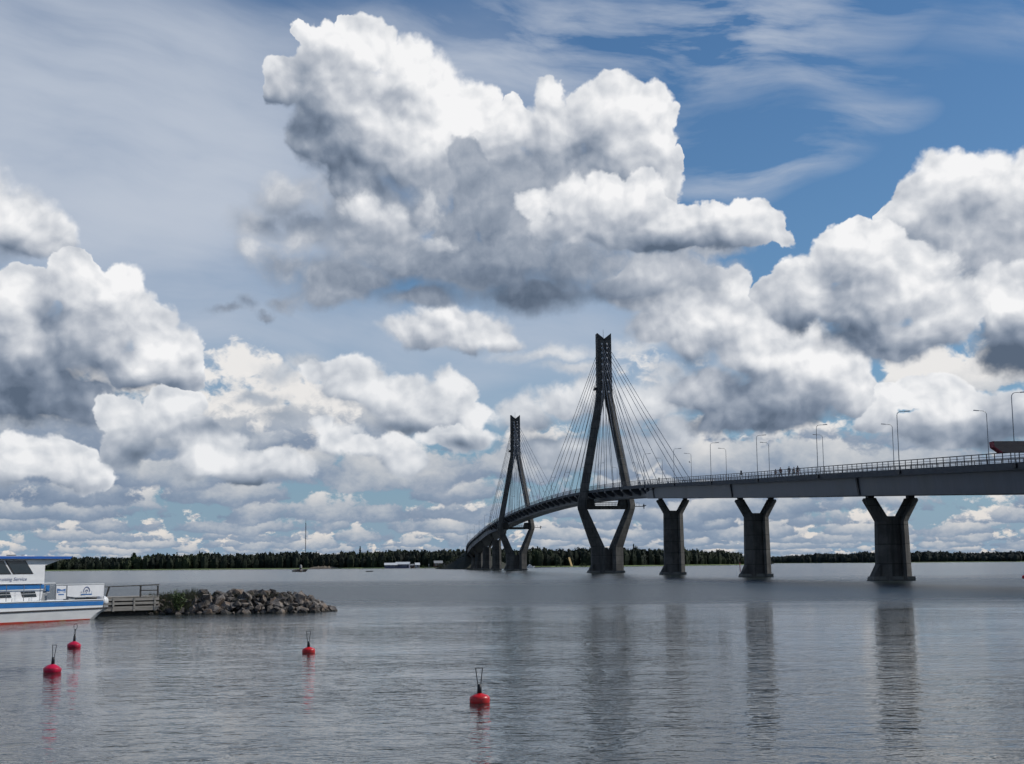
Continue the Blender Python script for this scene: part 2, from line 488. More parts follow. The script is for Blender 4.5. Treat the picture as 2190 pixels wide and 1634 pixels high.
# bright heaps across the middle
cloud([(1140, 440, 42), (1210, 430, 52), (1290, 430, 62), (1370, 430, 60), (1430, 470, 48), (1490, 475, 50, 34), (1560, 465, 58, 42), (1630, 475, 52, 42),
       (1672, 500, 30, 24), (1230, 490, 110, 40), (1350, 500, 120, 44), (1480, 505, 120, 36), (1590, 505, 90, 26)],
      [(1300, 410, 170, 50, 0.16), (1590, 445, 100, 26, 0.14), (1440, 530, 260, 44, -0.42), (1250, 500, 160, 36, -0.16), (1620, 515, 90, 20, -0.12)], edge=0.16, bright=0.56, grad=0.22)
# scraps
cloud([(475, 668, 48, 15), (515, 658, 34, 24), (605, 652, 56, 20), (560, 675, 40, 10)], [(540, 660, 200, 60, -0.10)], edge=1.1, amp=0.9, bright=0.30, grad=0.1, relief_k=0.3)
in_front = N.m('GREATER_THAN', blob(N, DIR, 1095, 600, 1600), 0.0)
bear = N.m('DIVIDE', dx_, N.m('MAXIMUM', dy_, 0.05))
near = split_sky([-900, 240, 470, 780, 1110, 1460, 1850, 3100], [-900, 380, 790, 1250])
sh = mix_shader(N, in_front, air(), near)
# below the horizon: dim, as land and water
sh = mix_shader(N, N.m('LESS_THAN', dz_, -0.004), sh, radiance(N, cl(84, 92, 102)))
wo = N.node('ShaderNodeOutputWorld')
WT.links.new(sh, wo.inputs[0])
world.cycles.sampling_method = 'NONE'
scene.cycles.max_bounces = 5
scene.cycles.diffuse_bounces = 2
scene.cycles.glossy_bounces = 3
scene.cycles.transmission_bounces = 2
scene.cycles.use_adaptive_sampling = True
scene.cycles.adaptive_threshold = 0.03


# ================================================================== helpers
COL = scene.collection
rnd = random.Random(7)


class MB:
    """collects vertices and faces and links them as one mesh object"""
    def __init__(s):
        s.v, s.f = [], []

    def add(s, verts, faces):
        o = len(s.v)
        s.v += [tuple(p) for p in verts]
        s.f += [tuple(i + o for i in f) for f in faces]
        return s

    def hexa(s, b, t):
        """solid between two quads (lists of 4 points, same winding seen from above, counter-clockwise)"""
        return s.add(list(b) + list(t), [(3, 2, 1, 0), (4, 5, 6, 7), (0, 1, 5, 4), (1, 2, 6, 5), (2, 3, 7, 6), (3, 0, 4, 7)])

    def box(s, x0, x1, y0, y1, z0, z1):
        q = [(x0, y0), (x1, y0), (x1, y1), (x0, y1)]
        return s.hexa([(x, y, z0) for x, y in q], [(x, y, z1) for x, y in q])

    def loft(s, rings, cap=True):
        n = len(rings[0])
        o = len(s.v)
        for r in rings:
            s.v += [tuple(p) for p in r]
        for k in range(len(rings) - 1):
            a, b = o + k * n, o + (k + 1) * n
            for i in range(n):
                j = (i + 1) % n
                s.f.append((a + i, a + j, b + j, b + i))
        if cap:
            s.f.append(tuple(o + i for i in range(n))[::-1])
            s.f.append(tuple(o + (len(rings) - 1) * n + i for i in range(n)))
        return s

    def prism(s, poly, axis, a, b):
        """polygon of (p, q) extruded from a to b along axis 'x' (p,q = y,z), 'y' (x,z) or 'z' (x,y)"""
        f = {'x': lambda p, c: (c, p[0], p[1]), 'y': lambda p, c: (p[0], c, p[1]), 'z': lambda p, c: (p[0], p[1], c)}[axis]
        return s.loft([[f(p, a) for p in poly], [f(p, b) for p in poly]])

    def tube(s, pts, r, n=6, radii=None):
        pts = [Vector(p) for p in pts]
        rings = []
        for i, p in enumerate(pts):
            d = (pts[min(i + 1, len(pts) - 1)] - pts[max(i - 1, 0)]).normalized()
            u = d.cross(Vector((0, 0, 1)) if abs(d.z) < 0.95 else Vector((0, 1, 0))).normalized()
            w = d.cross(u)
            rr = radii[i] if radii else r
            rings.append([p + (u * math.cos(2 * math.pi * k / n) + w * math.sin(2 * math.pi * k / n)) * rr for k in range(n)])
        return s.loft(rings)

    def lathe(s, prof, n=20, c=(0, 0, 0)):
        return s.loft([[(c[0] + r * math.cos(2 * math.pi * k / n), c[1] + r * math.sin(2 * math.pi * k / n), c[2] + z) for k in range(n)]
                       for r, z in prof])

    def build(s, name, mat, parent=None, smooth=False, loc=None, bevel=None, rz=None):
        me = bpy.data.meshes.new(name)
        me.from_pydata(s.v, [], s.f)
        bm = bmesh.new()
        bm.from_mesh(me)
        bmesh.ops.recalc_face_normals(bm, faces=bm.faces)
        if bevel:
            bmesh.ops.bevel(bm, geom=[e for e in bm.edges if e.calc_face_angle(0) > 0.5], offset=bevel, segments=2, affect='EDGES', clamp_overlap=True)
        bm.to_mesh(me)
        bm.free()
        if smooth:
            me.polygons.foreach_set('use_smooth', [True] * len(me.polygons))
        me.materials.append(mat)
        return link(name, me, parent, loc, rz)


def link(name, me, parent=None, loc=None, rz=None):
    o = bpy.data.objects.new(name, me)
    COL.objects.link(o)
    o.parent = parent
    if loc is not None:
        o.location = loc
    if rz is not None:
        o.rotation_euler = (0, 0, rz)
    return o


def tag(o, label=None, category=None, group=None, kind=None):
    for k, q in (('label', label), ('category', category), ('group', group), ('kind', kind)):
        if q:
            o[k] = q
    return o


def thing(name, label, category, loc=(0, 0, 0), rz=0.0, group=None):
    o = bpy.data.objects.new(name, None)
    COL.objects.link(o)
    o.location = loc
    o.rotation_euler = (0, 0, rz)
    return tag(o, label, category, group)


def kids(o):
    return [c for c in PARENTED if c.parent == o]


def copy_tree(o, parent=None, tree=None):
    """a copy of a thing with copies of its parts and sub-parts (mesh data shared)"""
    c = o.copy()
    COL.objects.link(c)
    if parent:
        c.parent = parent
    for ch in tree[o.name]:
        copy_tree(ch, c, tree)
    return c


def tree_of(o):
    """children lists of a thing, read once"""
    t = {}

    def walk(q):
        t[q.name] = list(q.children)
        for c in q.children:
            walk(c)
    walk(o)
    return t


# ================================================================== materials
def material(name, base=(0.5, 0.5, 0.5), rough=0.6, metal=0.0, spec=0.5):
    m = bpy.data.materials.new(name)
    m.use_nodes = True
    t = m.node_tree
    b = t.nodes['Principled BSDF']
    b.inputs['Base Color'].default_value = (*base, 1)
    b.inputs['Roughness'].default_value = rough
    b.inputs['Metallic'].default_value = metal
    b.inputs['Specular IOR Level'].default_value = spec
    return m, Net(t), b


def varied(name, c1, c2, scale=3.0, rough=0.6, detail=5, bump=0.0, stretch=(1, 1, 1), metal=0.0, spec=0.5, third=None, dist=0.02, per_object=0.0):
    """two (or three) colours through noise in object space, with fine relief"""
    m, n, b = material(name, c1, rough, metal, spec)
    tc = n.node('ShaderNodeTexCoord')
    v = n.v('MULTIPLY', tc.outputs['Object'], stretch)
    if per_object:
        oi = n.node('ShaderNodeObjectInfo')
        v = n.v('ADD', v, n.v('SCALE', (9.0, 5.0, 7.0), scale=oi.outputs['Random']))
    f = n.noise(v, scale, detail, 0.6)
    c = n.mix(n.step(f, 0.35, 0.65), c1, c2)
    if third:
        f3 = n.noise(v, scale * 0.31, 3, 0.6)
        c = n.mix(n.step(f3, 0.5, 0.68), c, third)
    if per_object:
        c = n.v('SCALE', c, scale=n.lin(oi.outputs['Random'], 0, 1, 1 - per_object, 1 + per_object))
    n.put(b.inputs['Base Color'], c)
    if bump:
        bn = n.node('ShaderNodeBump')
        bn.inputs['Strength'].default_value = bump
        bn.inputs['Distance'].default_value = dist
        n.put(bn.inputs['Height'], n.noise(v, scale * 5, 5, 0.65))
        n.put(b.inputs['Normal'], bn.outputs[0])
    n.put(b.inputs['Roughness'], n.lin(f, 0.2, 0.8, max(0.02, rough - 0.08), min(1, rough + 0.1)))
    return m


def concrete_material(name, c1, c2):
    """board-marked concrete: lift joints every few metres, run-off streaks, darker where it stays wet"""
    m, n, b = material(name, c1, 0.85)
    geo = n.node('ShaderNodeNewGeometry')
    pos = geo.outputs['Position']
    x, y, z = n.xyz(pos)[:3]
    f = n.noise(pos, 0.35, 6, 0.62)
    c = n.mix(n.step(f, 0.35, 0.68), c1, c2)
    streak = n.noise(n.v('MULTIPLY', pos, (1.6, 1.6, 0.10)), 1.0, 5, 0.6)
    c = n.mix(n.m('MULTIPLY', n.step(streak, 0.48, 0.66), 0.7), c, tuple(q * 0.55 for q in c1))
    lift = n.m('ABSOLUTE', n.m('SUBTRACT', n.m('FRACT', n.m('DIVIDE', n.m('ADD', z, 0.4), 3.1)), 0.5))
    joint = n.step(lift, 0.462, 0.488)
    c = n.mix(n.m('MULTIPLY', joint, 0.8), c, tuple(q * 0.45 for q in c1))
    each = n.noise(n.vec(0.0, 0.0, n.m('FLOOR', n.m('DIVIDE', n.m('ADD', z, 0.4), 3.1))), 3.3, 0, 0.5)
    c = n.v('SCALE', c, scale=n.lin(each, 0.2, 0.8, 0.82, 1.18))
    lime = n.noise(n.v('MULTIPLY', pos, (0.8, 0.8, 2.5)), 1.4, 4, 0.6)
    c = n.mix(n.m('MULTIPLY', n.step(lime, 0.66, 0.78), 0.30), c, (0.26, 0.25, 0.23))
    n.put(b.inputs['Base Color'], c)
    bn = n.node('ShaderNodeBump')
    bn.inputs['Strength'].default_value = 0.6
    bn.inputs['Distance'].default_value = 0.05
    n.put(bn.inputs['Height'], n.m('MULTIPLY_ADD', joint, -0.8, n.noise(pos, 2.0, 5, 0.6)))
    n.put(b.inputs['Normal'], bn.outputs[0])
    return m


M = {}
M['concrete'] = concrete_material('dark_weathered_concrete', (0.054, 0.052, 0.049), (0.100, 0.096, 0.087))
M['concrete_pale'] = concrete_material('bleached_concrete_at_waterline', (0.15, 0.145, 0.13), (0.10, 0.098, 0.09))
M['edge'] = varied('edge_beam_concrete', (0.075, 0.077, 0.084), (0.105, 0.107, 0.113), 0.6, 0.8, bump=0.3, stretch=(1, 1, 3))
M['girder'] = varied('blue_grey_girder_paint', (0.074, 0.082, 0.106), (0.108, 0.116, 0.140), 0.5, 0.42, stretch=(1, 1, 0.25), third=(0.090, 0.094, 0.108))
M['asphalt'] = varied('asphalt', (0.045, 0.045, 0.046), (0.06, 0.06, 0.06), 2.0, 0.9)
M['rail'] = varied('railing_steel', (0.055, 0.05, 0.05), (0.10, 0.085, 0.08), 3.0, 0.5, metal=0.3)
M['cable'] = varied('cable_sheath', (0.07, 0.08, 0.10), (0.10, 0.11, 0.13), 0.4, 0.4)
M['galv'] = varied('galvanised_steel', (0.22, 0.23, 0.24), (0.32, 0.33, 0.34), 3.0, 0.45, metal=0.5)
M['anchor'] = varied('pale_anchor_cap', (0.45, 0.46, 0.47), (0.6, 0.6, 0.6), 2.0, 0.5)
M['dark'] = varied('dark_steel', (0.02, 0.022, 0.026), (0.04, 0.04, 0.045), 4.0, 0.5, metal=0.3)
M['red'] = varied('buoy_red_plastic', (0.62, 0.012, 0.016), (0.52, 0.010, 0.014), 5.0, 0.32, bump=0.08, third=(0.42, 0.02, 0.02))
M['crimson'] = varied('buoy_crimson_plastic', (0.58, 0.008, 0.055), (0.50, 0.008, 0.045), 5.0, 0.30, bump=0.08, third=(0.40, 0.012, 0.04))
M['white'] = varied('white_boat_paint', (0.74, 0.75, 0.76), (0.66, 0.67, 0.69), 1.2, 0.35, third=(0.58, 0.60, 0.62), stretch=(0.6, 1, 2.5))
M['blue'] = varied('blue_stripe_paint', (0.020, 0.15, 0.42), (0.017, 0.125, 0.36), 1.6, 0.35)
M['roofblue'] = varied('roof_blue_paint', (0.014, 0.10, 0.40), (0.012, 0.085, 0.34), 1.6, 0.4)
M['rub'] = varied('rubbing_strake', (0.03, 0.027, 0.03), (0.05, 0.045, 0.045), 3.0, 0.6)
M['antifoul'] = varied('red_antifouling', (0.42, 0.03, 0.02), (0.34, 0.05, 0.03), 2.5, 0.6, third=(0.30, 0.13, 0.05))
M['glass'] = material('dark_window_glass', (0.018, 0.028, 0.036), 0.06, spec=0.8)[0]
M['banner'] = varied('white_banner_cloth', (0.72, 0.73, 0.75), (0.66, 0.67, 0.70), 1.5, 0.7, bump=0.4, dist=0.03)
M['print'] = varied('blue_grey_print', (0.10, 0.13, 0.24), (0.13, 0.16, 0.28), 8.0, 0.6)
M['printblue'] = varied('blue_print', (0.02, 0.11, 0.32), (0.04, 0.15, 0.38), 8.0, 0.6)
M['greybox'] = varied('grey_locker_paint', (0.22, 0.23, 0.24), (0.30, 0.31, 0.32), 2.0, 0.6)
M['deckwood'] = varied('weathered_grey_planks', (0.40, 0.37, 0.33), (0.27, 0.25, 0.22), 2.0, 0.85, stretch=(0.5, 6, 6), bump=0.5, per_object=0.18)
M['darkwood'] = varied('dark_tarred_wood', (0.04, 0.036, 0.032), (0.075, 0.067, 0.06), 3.0, 0.8, stretch=(1, 1, 1), bump=0.3)
M['rock'] = varied('granite_boulder', (0.058, 0.052, 0.050), (0.180, 0.158, 0.140), 2.2, 0.85, bump=1.0, dist=0.06, third=(0.15, 0.105, 0.072), per_object=0.55)
M['mound'] = varied('gravel_between_boulders', (0.03, 0.028, 0.025), (0.06, 0.055, 0.05), 4.0, 0.95, bump=0.8, dist=0.05)
M['leaf'] = varied('willow_leaves', (0.050, 0.095, 0.018), (0.085, 0.125, 0.032), 2.0, 0.6, per_object=0.1)
M['drygrass'] = varied('dry_shore_grass', (0.10, 0.10, 0.045), (0.16, 0.145, 0.075), 3.0, 0.8)
M['forest'] = varied('spruce_forest', (0.011, 0.016, 0.012), (0.020, 0.028, 0.017), 0.05, 0.8, detail=4, third=(0.036, 0.047, 0.021), spec=0.2)
M['forest_far'] = varied('far_forest', (0.013, 0.019, 0.018), (0.020, 0.028, 0.024), 0.02, 0.85, detail=3, spec=0.2)
M['spruce'] = varied('spruce_needles', (0.010, 0.020, 0.011), (0.022, 0.034, 0.016), 0.5, 0.8, spec=0.2)
M['birch'] = varied('birch_leaves', (0.030, 0.048, 0.016), (0.050, 0.070, 0.024), 0.5, 0.8, spec=0.2)
M['trunk'] = varied('bark', (0.05, 0.04, 0.03), (0.09, 0.075, 0.06), 2.0, 0.9)
M['meadow'] = varied('shore_meadow', (0.085, 0.13, 0.035), (0.12, 0.16, 0.05), 0.06, 0.9, third=(0.11, 0.11, 0.055))
M['soil'] = varied('embankment_fill', (0.022, 0.024, 0.018), (0.04, 0.042, 0.028), 0.2, 0.95)
M['gravel'] = varied('gravel_bank', (0.18, 0.15, 0.11), (0.13, 0.11, 0.085), 0.3, 0.95, bump=0.5, dist=0.3)
M['canopy'] = varied('weathered_fascia_boards', (0.19, 0.145, 0.125), (0.23, 0.18, 0.155), 2.0, 0.85, stretch=(0.4, 1, 8), bump=0.4)
M['canopy_red'] = varied('faded_red_end_board', (0.30, 0.04, 0.06), (0.24, 0.035, 0.05), 4.0, 0.7)
M['roofwhite'] = varied('pale_sheet_roof', (0.62, 0.64, 0.66), (0.52, 0.55, 0.57), 0.5, 0.5)
M['bluewall'] = varied('blue_grey_wall', (0.10, 0.11, 0.17), (0.14, 0.145, 0.2), 0.4, 0.8)
M['cream'] = varied('cream_boards', (0.42, 0.40, 0.38), (0.34, 0.33, 0.32), 0.8, 0.8)
M['brownwall'] = varied('brown_red_boards', (0.10, 0.05, 0.04), (0.13, 0.07, 0.05), 0.8, 0.8)
M['yellow'] = varied('fresh_pine_planks', (0.52, 0.38, 0.17), (0.44, 0.31, 0.13), 0.6, 0.7)
M['skin'] = varied('skin', (0.45, 0.28, 0.2), (0.4, 0.25, 0.18), 6.0, 0.6)
for nm, a in (('jacket_dark', (0.03, 0.035, 0.05)), ('jacket_maroon', (0.12, 0.03, 0.04)), ('jacket_grey', (0.16, 0.15, 0.16)), ('denim', (0.04, 0.05, 0.09)), ('hair_brown', (0.05, 0.03, 0.02))):
    M[nm] = varied(nm, a, tuple(q * 0.75 for q in a), 8.0, 0.85)


def wet_or_shade_band(m, lo, hi, dark):
    """what stands in the water is darkened up to a ragged line: wet and algae, on the buoys mostly painted shade"""
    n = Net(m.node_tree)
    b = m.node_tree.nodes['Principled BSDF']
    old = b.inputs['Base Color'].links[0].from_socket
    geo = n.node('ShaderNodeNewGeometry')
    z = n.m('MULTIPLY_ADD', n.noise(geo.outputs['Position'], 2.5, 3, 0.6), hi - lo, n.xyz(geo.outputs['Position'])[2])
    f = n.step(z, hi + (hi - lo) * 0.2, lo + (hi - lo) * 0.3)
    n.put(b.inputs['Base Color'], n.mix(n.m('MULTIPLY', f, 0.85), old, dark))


wet_or_shade_band(M['rock'], 0.02, 0.30, (0.018, 0.019, 0.014))
wet_or_shade_band(M['concrete_pale'], 0.0, 0.45, (0.022, 0.024, 0.020))
wet_or_shade_band(M['red'], -0.01, 0.05, (0.05, 0.02, 0.012))  # mostly the shaded underside painted into the red, with a little algae
wet_or_shade_band(M['crimson'], -0.01, 0.06, (0.05, 0.02, 0.012))  # underside shade put into the crimson, slight algae with it


def water_material():
    m, n, b = material('brackish_water', (0.020, 0.027, 0.027), 0.03)
    b.inputs['IOR'].default_value = 1.333
    geo = n.node('ShaderNodeNewGeometry')
    pos = geo.outputs['Position']
    x, y, z = n.xyz(pos)[:3]
    # wind: calmer by the shore, ruffled further out, in drifting patches
    patch = n.noise(n.v('MULTIPLY', pos, (0.010, 0.022, 0.0)), 1.0, 4, 0.55)
    near = n.noise(n.v('MULTIPLY', pos, (0.06, 0.11, 0.0)), 1.0, 3, 0.5)
    rag = n.noise(n.v('MULTIPLY', pos, (0.05, 0.12, 0.0)), 1.0, 4, 0.6)
    yy = n.m('MULTIPLY_ADD', n.m('SUBTRACT', patch, 0.5), 90.0, n.m('MULTIPLY_ADD', n.m('SUBTRACT', rag, 0.5), 40.0, y))
    ruffle = n.m('MULTIPLY', n.step(yy, 70.0, 118.0), n.lin(n.step(yy, 200.0, 330.0), 0, 1, 1.0, 0.55))
    wind = n.m('MULTIPLY_ADD', ruffle, 2.6, n.lin(near, 0.35, 0.65, 0.40, 1.20))
    warp = n.v('SUBTRACT', n.noise(pos, 0.35, 2, 0.5, color=True), (0.5, 0.5, 0.5))
    p = n.v('MULTIPLY_ADD', warp, (1.2, 1.2, 0.0), pos)
    a = n.noise(n.v('MULTIPLY', p, (0.9, 1.5, 1.0)), 2.6, 3, 0.5)          # ripples of a hand's breadth
    c = n.noise(n.v('MULTIPLY', p, (1.0, 1.35, 1.0)), 1.2, 3, 0.5)      # wavelets
    crest = n.m('SUBTRACT', 1.0, n.m('ABSOLUTE', n.m('MULTIPLY_ADD', c, 4.0, -2.0)))
    d = n.noise(n.v('MULTIPLY', p, (0.6, 1.3, 1.0)), 0.20, 2, 0.5)
    h = n.m('MULTIPLY', a, 0.026)
    h = n.m('MULTIPLY_ADD', c, 0.046, h)
    h = n.m('MULTIPLY_ADD', crest, 0.010, h)
    h = n.m('MULTIPLY', h, wind)
    h = n.m('MULTIPLY_ADD', d, 0.040, h)
    bn = n.node('ShaderNodeBump')
    bn.inputs['Strength'].default_value = 1.0
    bn.inputs['Distance'].default_value = 1.0
    n.put(bn.inputs['Height'], h)
    n.put(b.inputs['Normal'], bn.outputs[0])
    n.put(b.inputs['Roughness'], n.m('MULTIPLY_ADD', ruffle, 0.26, 0.02))
    return m


M['water'] = water_material()

# ================================================================== water and land
wv = MB()
xs = [-9000, -3000, -900, -300, -100, 0, 100, 300, 900, 3000, 9000]
ys = [-600, -50, 0, 40, 100, 200, 400, 800, 1600, 3200, 9000]
for iy, y in enumerate(ys):
    for x in xs:
        wv.v.append((x, y, 0.0))
nx = len(xs)
for iy in range(len(ys) - 1):
    for ix in range(nx - 1):
        a = iy * nx + ix
        wv.f.append((a, a + 1, a + nx + 1, a + nx))
tag(wv.build('water', M['water']), kind='structure')


def interp(pts, x):
    if x <= pts[0][0]:
        return pts[0][1]
    for (a, p), (b, q) in zip(pts, pts[1:]):
        if x <= b:
            return p + (q - p) * (x - a) / (b - a)
    return pts[-1][1]


def bearing(px, dist):
    """ground point at the distance (along Y) whose bearing is the column px of the photograph, on the horizon"""
    d = sight(px, 1207)
    return d.x / d.y * dist, dist


# shorelines: (column, distance of the shore, height of the tree tops over the water)
SHORE_NEAR = [(-420, 1750, 15), (-150, 1720, 16), (100, 1690, 17), (265, 1680, 17), (285, 1670, 19.5), (420, 1650, 20.5), (560, 1640, 21), (700, 1600, 20),
              (760, 1560, 19.5), (775, 1550, 21.5), (860, 1500, 20.5), (940, 1460, 22), (1000, 1440, 22), (1060, 1430, 21.5), (1130, 1430, 21), (1260, 1450, 20.5),
              (1360, 1500, 21.5), (1460, 1600, 20.5), (1530, 1700, 19.5), (1575, 1760, 15), (1610, 1800, 9), (1640, 1830, 3)]
SHORE_FAR = [(1500, 3900, 19), (1600, 3900, 21), (1680, 3700, 22), (1760, 3300, 25), (1850, 3000, 25), (1900, 2850, 23.5), (1975, 2750, 22.5), (2060, 2700, 22),
             (2150, 2600, 19.5), (2190, 2550, 20.5), (2320, 2500, 20), (2600, 2450, 20)]


def island(name, shore, depth, mat, z1=1.1, lo=None):
    g = MB()
    cols = sorted({c for c, _, _ in shore} | set(range(int(shore[0][0]), int(shore[-1][0]), 25)))
    d = [(c, q) for c, q, _ in shore]
    rows = [(-14, -0.5), (0, 0.12), (9, 0.75), (30, z1), (depth, z1 + 1.5)]
    r2 = random.Random(3)
    for c in cols:
        w = r2.uniform(-9, 9)
        for off, z in rows:
            x, y = bearing(c, interp(d, c) + off + (w if off < 30 else 0))
            g.v.append((x, y, z))
    k = len(rows)
    for i in range(len(cols) - 1):
        for j in range(k - 1):
            a = i * k + j
            g.f.append((a, a + k, a + k + 1, a + 1))
    return tag(g.build(name, mat), kind='structure')


island('near_shore', SHORE_NEAR, 420, M['meadow'])
island('far_shore', SHORE_FAR, 900, M['meadow'])


def leaf_clump(out, c, s, r):
    """one irregular leaf-coloured face of about s metres"""
    n = Vector((r.uniform(-1, 1), r.uniform(-1, 1), r.uniform(-0.3, 1))).normalized()
    u = n.cross(Vector((r.uniform(-1, 1), r.uniform(-1, 1), r.uniform(-1, 1)))).normalized()
    w = n.cross(u)
    o = len(out.v)
    for a in (0, 2.1, 4.2):
        rr = s * r.uniform(0.5, 1.0)
        q = Vector(c) + u * math.cos(a) * rr + w * math.sin(a) * rr
        out.v.append(tuple(q))
    out.f.append((o, o + 1, o + 2))


def crown(out, x, y, z0, h, wdt, kind, r, n):
    """conical or rounded crown: a lean dark core with many leaf clumps on and around it"""
    k = 5
    o = len(out.v)
    if kind == 'spruce':
        prof = [(0.42, 0.0), (0.31, 0.4), (0.13, 0.8), (0.01, 1.0)]
    else:
        prof = [(0.30, 0.0), (0.40, 0.3), (0.36, 0.6), (0.18, 0.88), (0.02, 0.95)]
    for pr, pz in prof:
        for i in range(k):
            a = 2 * math.pi * i / k + x
            out.v.append((x + wdt * pr * math.cos(a), y + wdt * pr * math.sin(a), z0 + h * pz))
    for j in range(len(prof) - 1):
        for i in range(k):
            i2 = (i + 1) % k
            out.f.append((o + j * k + i, o + j * k + i2, o + (j + 1) * k + i2, o + (j + 1) * k + i))
    for _ in range(n):
        t = r.random() ** 0.8
        if kind == 'spruce':
            rad = 0.52 * (1 - t) ** 0.85 + 0.03
        else:
            rad = 0.50 * math.sqrt(max(0.02, 1 - (2 * t - 0.95) ** 2))
        a = r.uniform(0, 6.283)
        rr = rad * wdt * r.uniform(0.75, 1.08)
        leaf_clump(out, (x + rr * math.cos(a), y + rr * math.sin(a), z0 + h * (0.06 + 0.92 * t)), wdt * r.uniform(0.10, 0.2), r)


def forest(name, shore, mat, seed, gap, rows, step, n, edge=34):
    r = random.Random(seed)
    out = MB()
    d = [(c, q) for c, q, _ in shore]
    hh = [(c, q) for c, _, q in shore]
    c = shore[0][0]
    while c < shore[-1][0]:
        dist = interp(d, c)
        for k in range(rows):
            cc = c + r.uniform(-1.3, 1.3) * gap / dist * FPX + k * 0.37 * gap / dist * FPX
            x, y = bearing(cc, dist + edge + k * step + r.uniform(-6, 6))
            top = interp(hh, c)
            h = top * (r.uniform(0.60, 0.85) if k == 0 else r.uniform(0.84, 0.97)) * (y / dist)
            h *= 1 + 0.07 * math.sin(c * 0.045 + 1.3 * math.sin(c * 0.017)) + 0.04 * math.sin(c * 0.21)
            if r.random() < 0.05 and k:
                h *= 1.06
            kind = 'spruce' if r.random() < 0.12 else 'round'
            w = gap * (r.uniform(1.1, 1.6) if kind == 'spruce' else r.uniform(1.8, 2.9))
            crown(out, x, y, 0.9, h - 0.9, w, kind, r, n if k in (0, rows - 1) else n)
        c += gap / dist * FPX
    o = out.build(name, mat)
    tag(o, kind='stuff')
    return o


tag(forest('forest', SHORE_NEAR, M['forest'], 11, 4.4, 6, 11, 24), label='dark mixed spruce and birch forest along the near shore', category='forest')
tag(forest('distant_forest', SHORE_FAR, M['forest_far'], 12, 8.0, 6, 20, 16, 40), label='distant dark forest on the far shore at the right', category='forest')


def lone_tree(px, dist, h, w, kind, label, name, seed):
    r = random.Random(seed)
    x, y = bearing(px, dist)
    t = thing(name, label, 'tree', (x, y, 0.8))
    cr, tr = MB(), MB()
    crown(cr, 0, 0, h * 0.12, h * 0.88, w, kind, r, 170)
    cr.build('crown', M['spruce' if kind == 'spruce' else 'birch'], t)
    tr.tube([(0, 0, -0.2), (0.05, 0, h * 0.3), (0, 0.05, h * 0.8)], 0.25, 6, [0.3, 0.22, 0.06])
    tr.build('trunk', M['trunk'], t)


lone_tree(286, 1722, 21.5, 9, 'round', 'broad rounded tree at the step in the treeline right of the boat roof', 'birch_tree', 1)
lone_tree(378, 1700, 21.8, 5.0, 'spruce', 'pointed spruce above the treeline, left one of two between boat and mast', 'spruce_tree', 2)
lone_tree(426, 1690, 22.8, 4.8, 'spruce', 'thin pointed spruce above the treeline, right one of two between boat and mast', 'spruce_tree', 3)
lone_tree(770, 1600, 25.5, 5.5, 'spruce', 'tall dark spruce on the shore between the gravel bank and the boathouse', 'spruce_tree', 4)
lone_tree(1356, 1560, 25.0, 6, 'spruce', 'dark spruce standing up just right of the near pylon base', 'spruce_tree', 5)
lone_tree(1460, 1650, 26.0, 8, 'round', 'round tree top peeking over the forest behind the nearest right pier of the pylon', 'birch_tree', 6)


# ================================================================== the bridge
P1 = Vector((31.93, 461.4, 0))          # pylon over the near channel pier
P2 = Vector((1.48, 716.4, 0))
SL = (P2.x - P1.x) / (P2.y - P1.y)


def centre_x(y):
    x = P2.x + SL * (y - P2.y)
    if y > 900:
        q = min(y, 1080) - 900
        x += 8.3 * (q / 150) ** 2 + max(0, y - 1080) * 0.1328
    return x


DECK = [(30, 8.6), (100, 11.9), (161, 14.7), (179, 15.55), (210, 17.0), (229, 17.95), (279, 20.1), (315, 21.9), (358, 23.95), (389, 25.35), (420, 26.55), (462, 27.95),
        (490, 28.6), (519, 29.1), (550, 29.4), (585, 29.5), (620, 29.4), (650, 29.15), (690, 28.6), (737, 27.75), (790, 26.0), (826, 24.4), (862, 22.3), (899, 20.0),
        (950, 17.4), (1000, 14.9), (1060, 12.4), (1120, 10.0), (1200, 7.5)]


def deck_z(y):
    """deck level with a smooth crest"""
    return sum(interp(DECK, y + k) for k in (-24, -12, 0, 12, 24)) / 5


def axis(y):
    """unit vectors along and across the bridge (across points to its right-hand side seen from the camera)"""
    dx = (centre_x(y + 1) - centre_x(y - 1)) / 2
    a = Vector((dx, 1, 0)).normalized()
    return a, Vector((a.y, -a.x, 0))


def at(y, side, z):
    a, c = axis(y)
    p = Vector((centre_x(y), y, 0)) + c * side
    p.z = z
    return p


bridge = thing('cable_stayed_bridge', 'long cable stayed road bridge with two A shaped concrete pylons crossing the water', 'bridge')
Y0, Y1 = 30.0, 1150.0
EDGE = 6.35
stations = [Y0 + i * (Y1 - Y0) / 140 for i in range(141)]


def ribbon(name, prof, mat, y0=Y0, y1=Y1, parent=bridge):
    """sweeps a cross-section [(across, height over the deck)] along the bridge"""
    g = MB()
    st = [y0] + [y for y in stations if y0 + 1 < y < y1 - 1] + [y1]
    g.loft([[at(y, p, deck_z(y) + q) for p, q in (prof(y) if callable(prof) else prof)] for y in st])
    return g.build(name, mat, parent)


